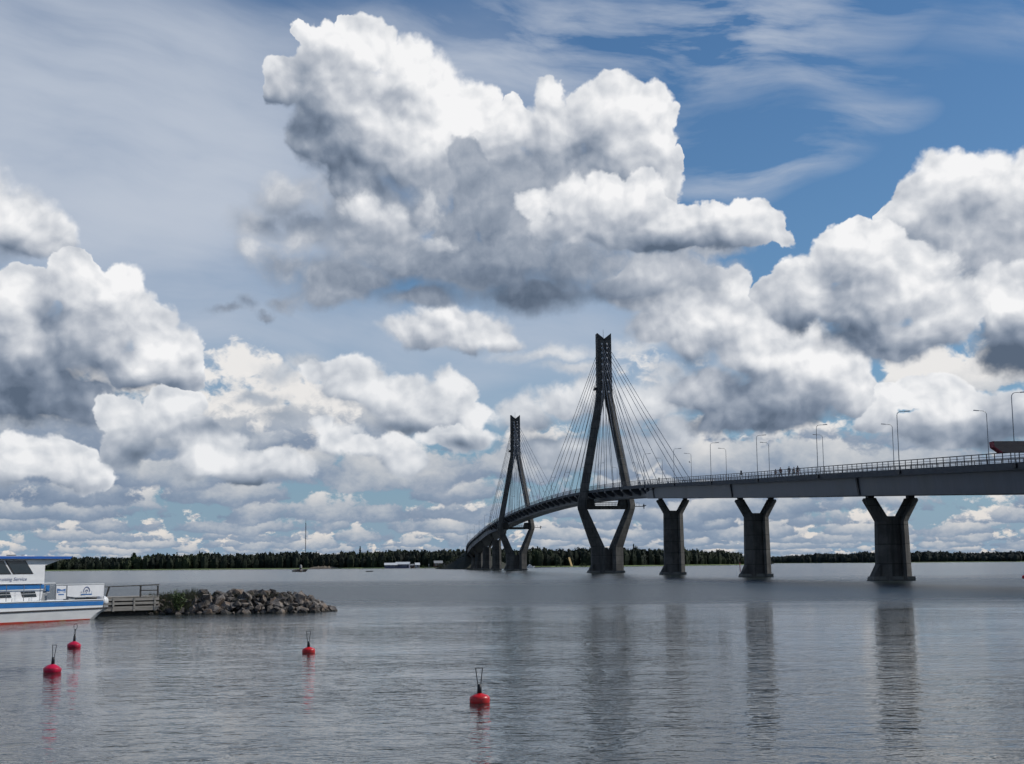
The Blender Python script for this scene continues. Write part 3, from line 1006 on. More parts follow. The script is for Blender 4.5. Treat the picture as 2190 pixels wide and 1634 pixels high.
ribbon('deck_slab', [(-5.2, -0.32), (5.2, -0.32), (EDGE - 0.4, 0.0), (-EDGE + 0.4, 0.0)], M['edge'])
ribbon('roadway', [(-3.8, 0.004), (3.8, 0.004), (3.8, 0.06), (-3.8, 0.06)], M['asphalt'])
for s in (-1, 1):
    for nm, lo, hi in (('kerb', 3.8, 4.05), ):
        ribbon(nm, [(s * lo, 0.004), (s * hi, 0.004), (s * hi, 0.16), (s * lo, 0.16)], M['edge'])
    ribbon('edge_beam', [(s * (EDGE - 0.42), -0.86), (s * EDGE, -0.86), (s * EDGE, 0.06), (s * (EDGE - 0.42), 0.06)], M['edge'])


def girder_profile(y):
    # approach spans: deep box close under the edges; stayed spans: narrower box with cross beams
    t = min(1, max(0, (y - 372) / 20)) * min(1, max(0, (806 - y) / 20))
    wt, wb = 5.45 + (3.5 - 5.45) * t, 5.05 + (2.6 - 5.05) * t
    dep = 3.75 + (3.35 - 3.75) * t
    return [(-wb, -dep), (wb, -dep), (wt, -0.33), (-wt, -0.33)]


ribbon('box_girder', girder_profile, M['girder'], y1=1040)
# lower flange line
for s in (-1, 1):
    ribbon('lower_flange', lambda y, s=s: [(s * (abs(girder_profile(y)[0][0]) - 0.05), -abs(girder_profile(y)[0][1]) - 0.05), (s * (abs(girder_profile(y)[0][0]) + 0.16), -abs(girder_profile(y)[0][1]) - 0.05),
                                     (s * (abs(girder_profile(y)[0][0]) + 0.16), -abs(girder_profile(y)[0][1]) + 0.04), (s * (abs(girder_profile(y)[0][0]) - 0.05), -abs(girder_profile(y)[0][1]) + 0.04)],
           M['dark'], y1=1040)

# --- stays: offsets of the anchorages from their pylon, towards the camera and away from it
BACK = [15.0, 28.5, 42.0, 55.5, 68.5, 82.0, 88.5, 95.5]
MAIN = [15.0, 29.0, 43.5, 58.0, 72.5, 87.0, 101.5, 116.0]
ANCH_Z = [61.9, 65.9, 68.9, 71.5, 73.6, 75.5, 77.2, 78.6]
beam_ys = []
for P, near, far in ((P1, BACK, MAIN), (P2, MAIN, BACK)):
    for o in near:
        beam_ys.append(P.y - o)
    for o in far:
        beam_ys.append(P.y + o)
    beam_ys += [P.y - 6, P.y + 6]
extra = [y for y in (P1.y + 130.0 - 2, )]
for y in sorted(beam_ys + extra):
    z = deck_z(y)
    for s in (-1, 1):
        g = MB()
        pr = [(s * 3.0, -2.75), (s * 4.6, -2.25), (s * (EDGE - 0.44), -1.25), (s * (EDGE - 0.44), -0.34), (s * 3.0, -0.34)]
        g.loft([[at(y - 1.1, p, z + q) for p, q in pr], [at(y + 1.1, p, z + q) for p, q in pr]])
        g.build('cross_beam', M['girder'], bridge)

# --- railings
POSTS = 2.1
post_me = MB().box(-0.045, 0.045, -0.05, 0.05, 0.0, 1.25)
post_me = post_me.build('railing_post', M['rail'])
post_mesh = post_me.data
bpy.data.objects.remove(post_me)
for s in (-1, 1):
    rail = thing('railing', None, None)
    rail.parent = bridge
    for h, r in ((1.25, 0.06), (0.86, 0.032), (0.58, 0.032), (0.34, 0.032)):
        g = MB()
        st = [Y0] + [y for y in stations if Y0 < y < Y1] + [Y1]
        g.loft([[at(y, s * (EDGE - 0.14) + a, deck_z(y) + h + b + 0.06) for a, b in ((-r, -r), (r, -r), (r, r), (-r, r))] for y in st])
        g.build('rail', M['rail'], rail)
    rest = MB()
    n_single = 0
    y = 140.0 if s < 0 else 150.0
    ylist = []
    while y < 1120:
        ylist.append(y)
        y += POSTS
    for i, y in enumerate(ylist):
        p = at(y, s * (EDGE - 0.14), deck_z(y) + 0.06)
        if i < (190 if s < 0 else 105):
            o = link('railing_post', post_mesh, rail, p, -math.atan2(axis(y)[0].x, axis(y)[0].y))
        else:
            rest.box(p.x - 0.045, p.x + 0.045, p.y - 0.05, p.y + 0.05, p.z, p.z + 1.25)
    tag(rest.build('railing_post_row', M['rail'], rail), kind='stuff')


# --- pylons
def column_ring(x_in, x_out, z, d_in, d_out, s):
    """plan of one leg: deep at its inner side, chamfered back to its outer side"""
    xm = x_in + (x_out - x_in) * 0.30
    pts = [(x_in, -d_in), (xm, -d_in), (x_out, -d_out), (x_out, d_out), (xm, d_in), (x_in, d_in)]
    return [(s * x, y, z) for x, y in pts]


LEG = [(0.0, 1.30, 5.45, 2.9, 1.2), (8.7, 1.28, 5.45, 2.7, 1.1), (21.6, 7.0, 9.75, 2.3, 0.95), (23.0, 7.15, 9.95, 2.3, 0.95),
       (28.7, 6.25, 8.85, 2.1, 0.9), (52.6, 1.80, 4.25, 1.9, 0.9), (60.6, 0.25, 2.72, 1.85, 1.5), (64.0, 0.22, 2.50, 1.85, 1.72)]


def make_pylon(P):
    ang = -math.atan2(axis(P.y)[0].x, axis(P.y)[0].y)
    t = thing('pylon', None, None, P, ang)
    t.parent = bridge
    for s in (-1, 1):
        g = MB()
        rings = [column_ring(a, b, z, c, d, s) for z, a, b, c, d in LEG]
        top = column_ring(0.22, 2.45, 0, 1.85, 1.72, s)
        rings.append([(x, y, 80.7 + 1.8 * (abs(x) - 0.22) / 2.23) for x, y, _ in top])
        g.loft(rings)
        g.build('leg', M['concrete'], t)
        # pedestal that carries the girder
        g = MB()
        g.hexa([(s * 4.1, -1.6, 22.75), (s * 7.4, -1.6, 22.75), (s * 7.4, 1.6, 22.75), (s * 4.1, 1.6, 22.75)][::s],
               [(s * 4.5, -1.4, 25.0), (s * 7.2, -1.4, 25.0), (s * 7.2, 1.4, 25.0), (s * 4.5, 1.4, 25.0)][::s])
        g.build('pedestal', M['concrete'], t)
        for z in ANCH_Z:
            for f in (-1, 1):
                caps = MB()
                xx = s * (0.85 if z > 64 else 1.15)
                cy = f * 1.86
                caps.loft([[(xx + 0.33 * math.cos(k * 1.047), cy - f * 0.1, z + 0.50 * math.sin(k * 1.047)) for k in range(6)],
                           [(xx + 0.22 * math.cos(k * 1.047), cy + f * 0.22, z - 0.15 + 0.34 * math.sin(k * 1.047)) for k in range(6)]])
                caps.build('anchor_cap', M['anchor'], t)
    g = MB().box(-0.30, 0.30, -1.70, 1.70, 60.6, 80.6)
    g.build('spine_wall', M['concrete'], t)
    MB().box(-1.45, 1.45, -1.6, 1.6, 0.4, 8.0).build('web_wall', M['concrete'], t)
    g = MB().box(-7.3, 7.3, -1.25, 1.25, 21.55, 22.72)
    g.build('crossbeam', M['concrete'], t)
    g = MB()
    for y in (-1.15, 1.15):
        for z in (23.3, 23.85):
            g.tube([(-4.0, y, z), (4.0, y, z)], 0.05, 4)
        for k in range(9):
            g.tube([(-4 + k, y, 22.7), (-4 + k, y, 23.85)], 0.05, 4)
    g.build('crossbeam_railing', M['rail'], t)
    # service arm with navigation lights on the right, small gallery on the left of the head
    g = MB()
    g.box(9.9, 13.4, -0.5, 0.5, 22.4, 22.62).box(13.0, 13.25, -0.2, 0.2, 21.7, 23.4).tube([(10.4, -0.45, 22.6), (10.4, -0.45, 23.8), (11.4, -0.45, 23.8), (11.4, -0.45, 22.6)], 0.05, 4)
    g.box(12.8, 13.9, -0.3, 0.3, 22.7, 22.95)
    g.build('service_arm', M['dark'], t)
    g = MB().box(-3.7, -2.3, -1.4, 1.4, 62.7, 62.95)
    g.tube([(-3.65, -1.35, 62.9), (-3.65, -1.35, 64.0), (-3.65, 1.35, 64.0), (-3.65, 1.35, 62.9)], 0.06, 4)
    g.box(-3.5, -2.7, -0.6, 0.6, 62.9, 63.6)
    g.build('gallery', M['dark'], t)
    MB().tube([(0, 0, 80.2), (0, 0, 84.0)], 0.06, 5, [0.09, 0.04]).build('lightning_rod', M['dark'], t)
    # footing with the ice edge pointing upstream (left)
    g = MB()
    g.hexa([(-7.0, -2.6, -0.6), (5.6, -3.05, -0.6), (5.6, 3.05, -0.6), (-7.0, 2.6, -0.6)], [(-6.5, -2.5, 0.75), (5.55, -3.0, 0.75), (5.55, 3.0, 0.75), (-6.5, 2.5, 0.75)])
    g.build('footing', M['concrete_pale'], t)
    g = MB()
    g.hexa([(-6.5, -1.3, 0.7), (-5.3, -2.2, 0.7), (-5.3, 2.2, 0.7), (-6.5, 1.3, 0.7)], [(-5.4, -1.0, 3.0), (-5.2, -2.0, 3.0), (-5.2, 2.0, 3.0), (-5.4, 1.0, 3.0)])
    g.build('ice_nose', M['concrete'], t)
    return t


make_pylon(P1)
make_pylon(P2)

# --- stay cables
for P, near, far in ((P1, BACK, MAIN), (P2, MAIN, BACK)):
    ax, cr = axis(P.y)
    for s in (-1, 1):
        for f, offs in ((-1, near), (1, far)):
            for k in range(8):
                y = P.y + f * offs[k]
                za = ANCH_Z[k]
                a = Vector((P.x, P.y, za)) + cr * s * (0.85 if za > 64 else 1.15) + ax * f * 1.7
                b = at(y, s * (EDGE - 0.55), deck_z(y) + 0.2)
                mid = (a + b) / 2 - Vector((0, 0, (a - b).length * 0.004))
                g = MB().tube([a, mid, b], 0.085, 6)
                g.build('stay_cable', M['cable'], bridge)
            # pale sleeves where the stays enter the deck
            for k in range(8):
                g = MB()
                y = P.y + f * offs[k]
                b = at(y, s * (EDGE - 0.55), deck_z(y) + 0.05)
                za = ANCH_Z[k]
                a = Vector((P.x, P.y, za)) + cr * s * 0.85
                d = (a - b).normalized()
                g.tube([b, b + d * 2.2], 0.17, 6, [0.22, 0.13])
                g.build('cable_sleeve', M['galv'], bridge)


# --- piers
def make_pier(y, up):
    """Y shaped pier of two columns joined by a recessed wall; up = underside of the girder over the water"""
    top = up - 0.42
    P = Vector((centre_x(y), y, 0))
    ang = -math.atan2(axis(y)[0].x, axis(y)[0].y)
    t = thing('pier', None, None, P, ang)
    t.parent = bridge
    vb, kink = top - 2.95, top - 3.75
    for s in (-1, 1):
        g = MB()
        g.loft([column_ring(a, b, z, c, d, s) for z, a, b, c, d in
                ((0.0, 0.95, 2.78, 1.9, 0.80), (kink, 0.95, 2.55, 1.7, 0.72), (vb, 1.28, 2.98, 1.62, 0.68), (top - 0.35, 2.80, 4.45, 1.5, 0.75), (top, 2.9, 4.3, 1.4, 0.7))])
        g.build('column', M['concrete'], t)
        MB().box(min(s * 2.9, s * 3.9), max(s * 2.9, s * 3.9), -0.6, 0.6, top - 0.02, top + 0.42).build('bearing', M['dark'], t)
    MB().box(-1.1, 1.1, -1.15, 1.15, 0.4, vb + 0.02).build('web_wall', M['concrete'], t)
    g = MB()
    g.hexa([(-4.1, -1.5, -0.6), (2.86, -1.95, -0.6), (2.86, 1.95, -0.6), (-4.1, 1.5, -0.6)], [(-3.75, -1.4, 0.7), (2.84, -1.93, 0.7), (2.84, 1.93, 0.7), (-3.75, 1.4, 0.7)])
    g.build('footing', M['concrete_pale'], t)
    g = MB()
    g.hexa([(-3.75, -0.8, 0.65), (-2.7, -1.3, 0.65), (-2.7, 1.3, 0.65), (-3.75, 0.8, 0.65)], [(-2.7, -0.7, 2.7), (-2.55, -1.2, 2.7), (-2.55, 1.2, 2.7), (-2.7, 0.7, 2.7)])
    g.build('ice_nose', M['concrete'], t)
    # stiffener plate of the girder over the left bearing
    z = deck_z(y)
    for s in (-1, 1):
        g = MB()
        a, b = girder_profile(y)[0][0], girder_profile(y)[3][0]
        q = [(s * abs(a) + s * 0.02, -3.7), (s * abs(a) + s * 0.17, -3.7), (s * abs(b) + s * 0.2, -0.9), (s * abs(b) + s * 0.02, -0.9)]
        g.loft([[at(y - 0.35, p, z + w) for p, w in q], [at(y + 0.35, p, z + w) for p, w in q]])
        g.build('bearing_stiffener', M['dark'], bridge)


for y in (62.0, 142.0, 217.8, 290.5, 365.5, 813.0, 873.0, 931.0, 989.0):
    make_pier(y, deck_z(y) - 3.75)

# embankment where the bridge lands
g = MB()
for i, y in enumerate([1005, 1018, 1040, 1075, 1120, 1200, 1320, 1500]):
    c, z = at(y, 0, 0), (deck_z(y) - 0.35 if i > 1 else (0.6, 6.0)[i])
    if y > 1200:
        z = 2.6
    wd = 7.0
    run = z * 1.7 + 3
    a, cr = axis(min(y, 1150))
    for off, zz_ in ((-wd - run, -0.5), (-wd - run * 0.45, z * 0.55), (-wd, z), (wd, z), (wd + run, -0.5)):
        p = c + cr * off
        g.v.append((p.x, p.y, zz_))
for i in range(7):
    for j in range(4):
        a = i * 5 + j
        g.f.append((a, a + 5, a + 6, a + 1))
g.f.append((0, 1, 2, 3, 4))
tag(g.build('embankment', M['soil']), kind='structure')
r = random.Random(5)
g = MB()
for _ in range(260):
    y = r.uniform(1012, 1250)
    s = r.choice((-1, -1, -1, 1))
    z = min(deck_z(y), 11) - 0.35
    t_ = r.uniform(0.15, 0.95)
    off = s * (7.0 + (z * 1.7 + 3) * t_)
    a, cr = axis(min(y, 1150))
    p = at(y, 0, 0) + cr * off
    for _ in range(14):
        leaf_clump(g, (p.x + r.uniform(-2, 2), p.y + r.uniform(-2, 2), max(0.2, z * (1 - t_)) + r.uniform(0, 2.2)), r.uniform(0.5, 1.1), r)
tag(g.build('embankment_scrub', M['forest'], None), kind='stuff', label='dark scrub growing on the bridge embankment', category='bushes')

# ================================================================== lamps, signs and people on the bridge
ORD = ['first', 'second', 'third', 'fourth', 'fifth', 'sixth', 'seventh', 'eighth', 'ninth', 'tenth', 'eleventh', 'twelfth', 'thirteenth', 'fourteenth', 'fifteenth',
       'sixteenth', 'seventeenth', 'eighteenth', 'nineteenth', 'twentieth', 'twenty-first', 'twenty-second', 'twenty-third', 'twenty-fourth', 'twenty-fifth', 'twenty-sixth']


def make_lamp():
    t = thing('street_lamp', '', 'street lamp')
    H = 8.6
    g = MB()
    pts = [(0, 0, -0.1), (0, 0, 3.0), (0, 0, H - 0.55)] + [(0.55 - 0.55 * math.cos(a), 0, H - 0.55 + 0.55 * math.sin(a)) for a in (0.4, 0.8, 1.2, 1.57)] + [(1.35, 0, H + 0.05)]
    g.tube(pts, 0.06, 6, [0.085, 0.065, 0.055, 0.045, 0.045, 0.045, 0.045, 0.04])
    g.build('pole', M['galv'], t)
    g = MB()
    g.hexa([(1.2, -0.10, H - 0.02), (2.0, -0.13, H + 0.03), (2.0, 0.13, H + 0.03), (1.2, 0.10, H - 0.02)], [(1.2, -0.07, H + 0.10), (1.95, -0.09, H + 0.16), (1.95, 0.09, H + 0.16), (1.2, 0.07, H + 0.10)])
    g.build('lamp_head', M['galv'], t)
    MB().box(-0.22, 0.22, -0.45, 0.45, -0.62, -0.1).build('bracket', M['dark'], t)
    return t


lamp0 = make_lamp()
ltree = tree_of(lamp0)
first = True
for s in (-1, 1):
    k = 0
    while True:
        y = (163.8 if s < 0 else 161.5) + 34.65 * k
        if y > 1100 or k > 25:
            break
        if s > 0 and k == 0:
            k += 1
            continue
        if min(abs(y - P1.y), abs(y - P2.y)) < 4:
            y += 6
        o = lamp0 if first else copy_tree(lamp0, None, ltree)
        first = False
        p = at(y, s * (EDGE + 0.06), deck_z(y))
        o.location = p
        ang = -math.atan2(axis(y)[0].x, axis(y)[0].y)
        o.rotation_euler = (0, 0, ang + (0 if s < 0 else math.pi))
        n = k if s < 0 else k - 1
        o['label'] = 'curved lamp post on the bridge\'s %s railing, %s from the right' % ('near left' if s < 0 else 'far right', ORD[n])
        o['group'] = 'curved lamp posts along the bridge'
        if s > 0 and 355 < y < 375:
            # this one carries a round camera
            MB().lathe([(0.05, -0.2), (0.2, -0.1), (0.22, 0.05), (0.12, 0.2), (0.03, 0.22)], 8, (0.45, 0, 6.3)).build('camera', M['galv'], o)
            MB().tube([(0, 0, 6.3), (0.4, 0, 6.3)], 0.04, 5).build('camera_arm', M['galv'], o)
        k += 1

for y, s, lab in ((316.0, 1, 'small dark sign standing over the bridge railing between the second and third pier'), (401.0, 1, 'small dark sign over the railing where the stay cables begin')):
    t = thing('road_sign', lab, 'sign', at(y, s * 4.6, deck_z(y) + 0.06), -math.atan2(axis(y)[0].x, axis(y)[0].y))
    MB().tube([(0, 0, -0.05), (0, 0, 2.3)], 0.035, 6).build('post', M['galv'], t)
    MB().box(-0.2, 0.2, -0.03, 0.03, 1.5, 2.6).build('sign_plate', M['dark'], t)


def skinned(name, verts, edges, radii, mat, parent):
    me = bpy.data.meshes.new(name)
    me.from_pydata(verts, edges, [])
    o = link(name, me, parent)
    md = o.modifiers.new('skin', 'SKIN')
    for i, rr in enumerate(radii):
        sv = me.skin_vertices[0].data[i] if me.skin_vertices else None
        if sv:
            sv.radius = rr if isinstance(rr, tuple) else (rr, rr)
            sv.use_root = (i == 0)
    md.use_smooth_shade = True
    sb = o.modifiers.new('sub', 'SUBSURF')
    sb.levels = sb.render_levels = 1
    me.materials.append(mat)
    return o


def ensure_skin(me):
    if not me.skin_vertices:
        bm = bmesh.new()
        bm.from_mesh(me)
        bm.verts.layers.skin.verify()
        bm.to_mesh(me)
        bm.free()


def skin_obj(name, pts, edges, radii, mat, parent):
    me = bpy.data.meshes.new(name)
    bm = bmesh.new()
    lay = bm.verts.layers.skin.verify()
    vs = []
    for i, p in enumerate(pts):
        v = bm.verts.new(p)
        rr = radii[i]
        v[lay].radius = rr if isinstance(rr, tuple) else (rr, rr)
        v[lay].use_root = (i == 0)
        vs.append(v)
    for a, b in edges:
        bm.edges.new((vs[a], vs[b]))
    bm.to_mesh(me)
    bm.free()
    me.materials.append(mat)
    o = link(name, me, parent)
    o.modifiers.new('skin', 'SKIN').use_smooth_shade = True
    sb = o.modifiers.new('sub', 'SUBSURF')
    sb.levels = sb.render_levels = 2
    return o


def make_person(y, side, face, h, jacket, legs, stride, label, arms=0.0):
    t = thing('person', label, 'person', at(y, side, deck_z(y) + 0.064), face)
    t.scale = (h / 1.75,) * 3
    w = stride
    pts = [(0, 0, 0.95), (0, 0, 1.15), (0, -0.01, 1.36), (0, 0, 1.47), (0, 0.015, 1.55), (0, 0.02, 1.64), (0, 0.01, 1.71),
           (-0.18, 0, 1.40), (-0.24, 0.03 + arms * 0.1, 1.14), (-0.23, 0.10 + arms, 0.92), (-0.23, 0.13 + arms, 0.80),
           (0.18, 0, 1.40), (0.24, -0.02, 1.14), (0.23, 0.05, 0.92), (0.23, 0.07, 0.80),
           (-0.10, 0.0, 0.86), (-0.10, 0.03 + w * 0.5, 0.50), (-0.10, w, 0.09), (-0.10, w + 0.16, 0.04),
           (0.10, 0.0, 0.86), (0.10, -w * 0.4, 0.50), (0.10, -w, 0.09), (0.10, -w + 0.16, 0.04)]
    ed = [(0, 1), (1, 2), (2, 3), (3, 4), (4, 5), (5, 6), (2, 7), (7, 8), (8, 9), (9, 10), (2, 11), (11, 12), (12, 13), (13, 14),
          (0, 15), (15, 16), (16, 17), (17, 18), (0, 19), (19, 20), (20, 21), (21, 22)]
    rad = [(0.15, 0.11), (0.14, 0.10), (0.17, 0.11), 0.055, 0.075, 0.095, 0.06, 0.06, 0.045, 0.036, 0.03, 0.06, 0.045, 0.036, 0.03,
           0.09, 0.065, 0.045, 0.04, 0.09, 0.065, 0.045, 0.04]
    skin_obj('body', pts, ed, rad, M['skin'], t)
    jp = [(0, 0, 0.96), (0, 0, 1.16), (0, -0.01, 1.37), (0, 0, 1.46), (-0.19, 0, 1.40), (-0.25, 0.03 + arms * 0.1, 1.14), (-0.235, 0.09 + arms, 0.95),
          (0.19, 0, 1.40), (0.25, -0.02, 1.14), (0.235, 0.045, 0.95)]
    skin_obj('jacket', jp, [(0, 1), (1, 2), (2, 3), (2, 4), (4, 5), (5, 6), (2, 7), (7, 8), (8, 9)],
             [(0.18, 0.14), (0.17, 0.13), (0.20, 0.14), 0.07, 0.08, 0.062, 0.05, 0.08, 0.062, 0.05], jacket, t)
    lp = [(0, 0, 0.95), (-0.10, 0, 0.84), (-0.10, 0.03 + w * 0.5, 0.50), (-0.10, w, 0.12), (0.10, 0, 0.84), (0.10, -w * 0.4, 0.50), (0.10, -w, 0.12)]
    skin_obj('trousers', lp, [(0, 1), (1, 2), (2, 3), (0, 4), (4, 5), (5, 6)], [(0.17, 0.12), 0.105, 0.08, 0.062, 0.105, 0.08, 0.062], legs, t)
    MB().lathe([(0.02, -0.08), (0.10, -0.05), (0.108, 0.02), (0.085, 0.09), (0.03, 0.12)], 10, (0, -0.005, 1.655)).build('hair', M['hair_brown'], t, smooth=True)
    for sx, sy in ((-0.10, w), (0.10, -w)):
        MB().box(sx - 0.05, sx + 0.05, sy - 0.07, sy + 0.20, -0.004, 0.085).build('shoe', M['dark'], t, bevel=0.02)
    return t


JD, JM, JG, DN = M['jacket_dark'], M['jacket_maroon'], M['jacket_grey'], M['denim']
make_person(261.0, -4.9, 0.3, 1.60, JG, DN, 0.16, 'smallest walker of the group on the bridge, grey top, left of the others')
make_person(258.0, -4.9, 3.3, 1.86, JM, JD, 0.20, 'tall walker in maroon top on the bridge, second from the left of the group', 0.1)
make_person(252.6, -5.0, 0.1, 1.88, JD, DN, 0.14, 'walker in dark jacket and jeans, left of the close three on the bridge')
make_person(250.4, -4.8, 0.8, 1.70, JG, JD, 0.20, 'shorter walker in grey jacket, middle one of the close three on the bridge', 0.15)
make_person(248.0, -4.9, 3.2, 1.86, JD, JM, 0.12, 'walker in dark jacket, rightmost person at the bridge railing')


# ================================================================== cruise boat
BO = Vector((-25.31, 83.32, 0))
BR = math.atan2(0.9101, 0.4144)
boat = thing('cruise_boat', 'white cruise boat with blue roof and blue stripes at the left edge', 'boat', BO, BR)
LB = -15.0
W = 3.4


def quad_panel(pts, y, th):
    """flat panel from (u, z) corners, lying at depth y, thickness th towards the viewer"""
    g = MB()
    g.loft([[(u, y, z) for u, z in pts], [(u, y - th, z) for u, z in pts]])
    return g


# hull: raked end on the right, flared towards the deck
g = MB()
prof = [(-0.35, -0.2, 0.30), (0.0, 0.0, 0.16), (0.35, 0.45, 0.07), (0.62, 1.05, 0.0)]     # z, right end, inset
rings = []
for z, xr, ins in prof:
    rings.append([(LB - 0.6, ins, z), (xr - 0.8, ins, z), (xr, ins + 0.35, z), (xr, W - ins - 0.35, z), (xr - 0.8, W - ins, z), (LB - 0.6, W - ins, z)])
g.loft(rings)
g.build('hull', M['white'], boat)
g = MB()
g.loft([[(LB - 0.6, 0.17, -0.1), (-0.86, 0.17, -0.1), (-0.1, 0.58, -0.1), (-0.1, W - 0.6, -0.1), (-0.8, W - 0.2, -0.1), (LB - 0.6, W - 0.2, -0.1)],
        [(LB - 0.6, 0.11, 0.16), (-0.80, 0.12, 0.06), (0.02, 0.57, 0.035), (0.02, W - 0.57, 0.03), (-0.8, W - 0.2, 0.03), (LB - 0.6, W - 0.2, 0.1)]])
g.build('antifouling', M['antifoul'], boat)
MB().box(LB, 1.06, -0.05, W + 0.05, 0.62, 0.71).build('rubbing_strake', M['rub'], boat, bevel=0.02)
# upper hull with its stripe
g = MB()
g.loft([[(LB, 0.0, 0.71), (0.16, 0.0, 0.71), (0.16, W, 0.71), (LB, W, 0.71)], [(LB, 0.0, 1.25), (0.22, 0.0, 1.17), (0.22, W, 1.17), (LB, W, 1.25)]])
g.build('topsides', M['white'], boat)
quad_panel([(LB, 0.96), (0.165, 0.84), (0.205, 1.09), (LB, 1.20)], -0.003, 0.012).build('blue_stripe', M['blue'], boat)
g = MB()
g.tube([(LB, -0.03, 1.26), (0.2, -0.03, 1.185)], 0.035, 6)
g.build('deck_edge_rail', M['white'], boat)
MB().box(-0.05, 1.0, 0.3, W - 0.3, 0.71, 0.80).build('stern_platform', M['greybox'], boat)
# lower cabin
g = MB()
g.loft([[(LB, 0.42, 1.2), (-4.62, 0.42, 1.2), (-4.62, W - 0.4, 1.2), (LB, W - 0.4, 1.2)], [(LB, 0.42, 2.24), (-4.38, 0.42, 2.24), (-4.38, W - 0.4, 2.24), (LB, W - 0.4, 2.24)]])
g.build('lower_cabin', M['white'], boat)
quad_panel([(LB, 1.90), (-4.38, 1.93), (-4.44, 2.18), (LB, 2.20)], 0.417, 0.012).build('cabin_band', M['blue'], boat)
for k in range(5):
    u = -6.21 - 1.95 * k
    f = quad_panel([(u + 0.14, 1.47), (u + 1.24, 1.47), (u + 1.08, 1.79), (u - 0.03, 1.79)], 0.417, 0.02).build('lower_window', M['rub'], boat)
    quad_panel([(u + 0.20, 1.50), (u + 1.18, 1.50), (u + 1.05, 1.76), (u + 0.03, 1.76)], 0.392, 0.01).build('pane', M['glass'], f)
# upper cabin and roof
g = MB()
g.loft([[(LB, 0.30, 2.24), (-4.52, 0.30, 2.24), (-4.52, W - 0.3, 2.24), (LB, W - 0.3, 2.24)], [(LB, 0.30, 3.62), (-4.50, 0.30, 3.62), (-4.50, W - 0.3, 3.62), (LB, W - 0.3, 3.62)]])
g.build('upper_cabin', M['white'], boat)
g = MB().prism([(-4.49, 3.27), (-3.35, 3.57), (-3.0, 3.63), (-4.49, 3.63)], 'y', 0.30, W - 0.3)
g.build('canopy_bracket', M['white'], boat)
MB().box(LB, -2.72, 0.06, W - 0.05, 3.635, 3.66).build('roof_underside', M['white'], boat)
g = MB().loft([[(LB, 0.0, 3.66), (-2.74, 0.0, 3.66), (-2.74, W, 3.66), (LB, W, 3.66)], [(LB, 0.0, 3.80), (-2.58, 0.0, 3.80), (-2.58, W, 3.80), (LB, W, 3.80)]])
g.build('roof', M['roofblue'], boat)
MB().box(LB, -5.6, 0.10, W - 0.1, 3.80, 3.83).build('roof_lip', M['white'], boat)
MB().box(-6.95, -6.5, 0.6, 0.9, 3.83, 3.89).build('roof_vent', M['dark'], boat)
MB().box(-5.95, -5.75, 0.5, 0.8, 3.83, 3.90).build('roof_vent', M['white'], boat)
for k in range(5):
    u = -7.59 - 1.70 * k
    f = quad_panel([(u + 0.60, 2.79), (u + 2.17, 2.79), (u + 1.50, 3.56), (u - 0.04, 3.56)], 0.297, 0.02).build('upper_window', M['rub'], boat)
    quad_panel([(u + 0.66, 2.83), (u + 2.09, 2.83), (u + 1.46, 3.52), (u + 0.04, 3.52)], 0.274, 0.01).build('pane', M['glass'], f)


def letters(body, size, loc, mat, parent, name, shear=0.0, extrude=0.004, sx=1.0):
    cu = bpy.data.curves.new(name, 'FONT')
    cu.body = body
    cu.size = size
    cu.shear = shear
    cu.extrude = extrude
    cu.materials.append(mat)
    o = bpy.data.objects.new(name, cu)
    COL.objects.link(o)
    o.parent = parent
    o.location = loc
    o.rotation_euler = (math.pi / 2, 0, 0)
    o.scale = (sx, 1, 1)
    bpy.context.view_layer.update()
    me = bpy.data.meshes.new_from_object(o.evaluated_get(bpy.context.evaluated_depsgraph_get()))
    q = link(name + '_text', me, parent, loc)
    q.rotation_euler = o.rotation_euler
    q.scale = o.scale
    bpy.data.objects.remove(o)
    q.name = name
    return q


letters('y Cruising Service', 0.27, (-8.50, 0.288, 2.42), M['print'], boat, 'lettering', 0.28, 0.004, 1.31)
# side railing
g = MB()
g.tube([(LB, 0.04, 2.30), (-3.90, 0.04, 2.235)], 0.03, 6).tube([(-3.90, 0.04, 2.235), (-3.86, 0.04, 2.16), (0.26, 0.04, 2.13), (0.26, 0.04, 1.2)], 0.022, 6)
g.tube([(LB, 0.04, 1.64), (-4.75, 0.04, 1.66), (-4.3, 0.04, 1.72)], 0.012, 5)
g.build('handrail', M['white'], boat)
for u in (-3.88, -2.98, 0.26, -5.10, -6.37, -7.70, -9.0, -10.3, -11.6):
    MB().tube([(u, 0.04, 1.18), (u, 0.04, 2.22 if u < -3.5 else 2.12)], 0.02, 5).build('stanchion', M['galv'], boat)
for u in (-7.25, -5.95):
    MB().tube([(u, 0.04, 1.2), (u, 0.04, 1.42)], 0.018, 5).build('stanchion', M['galv'], boat)
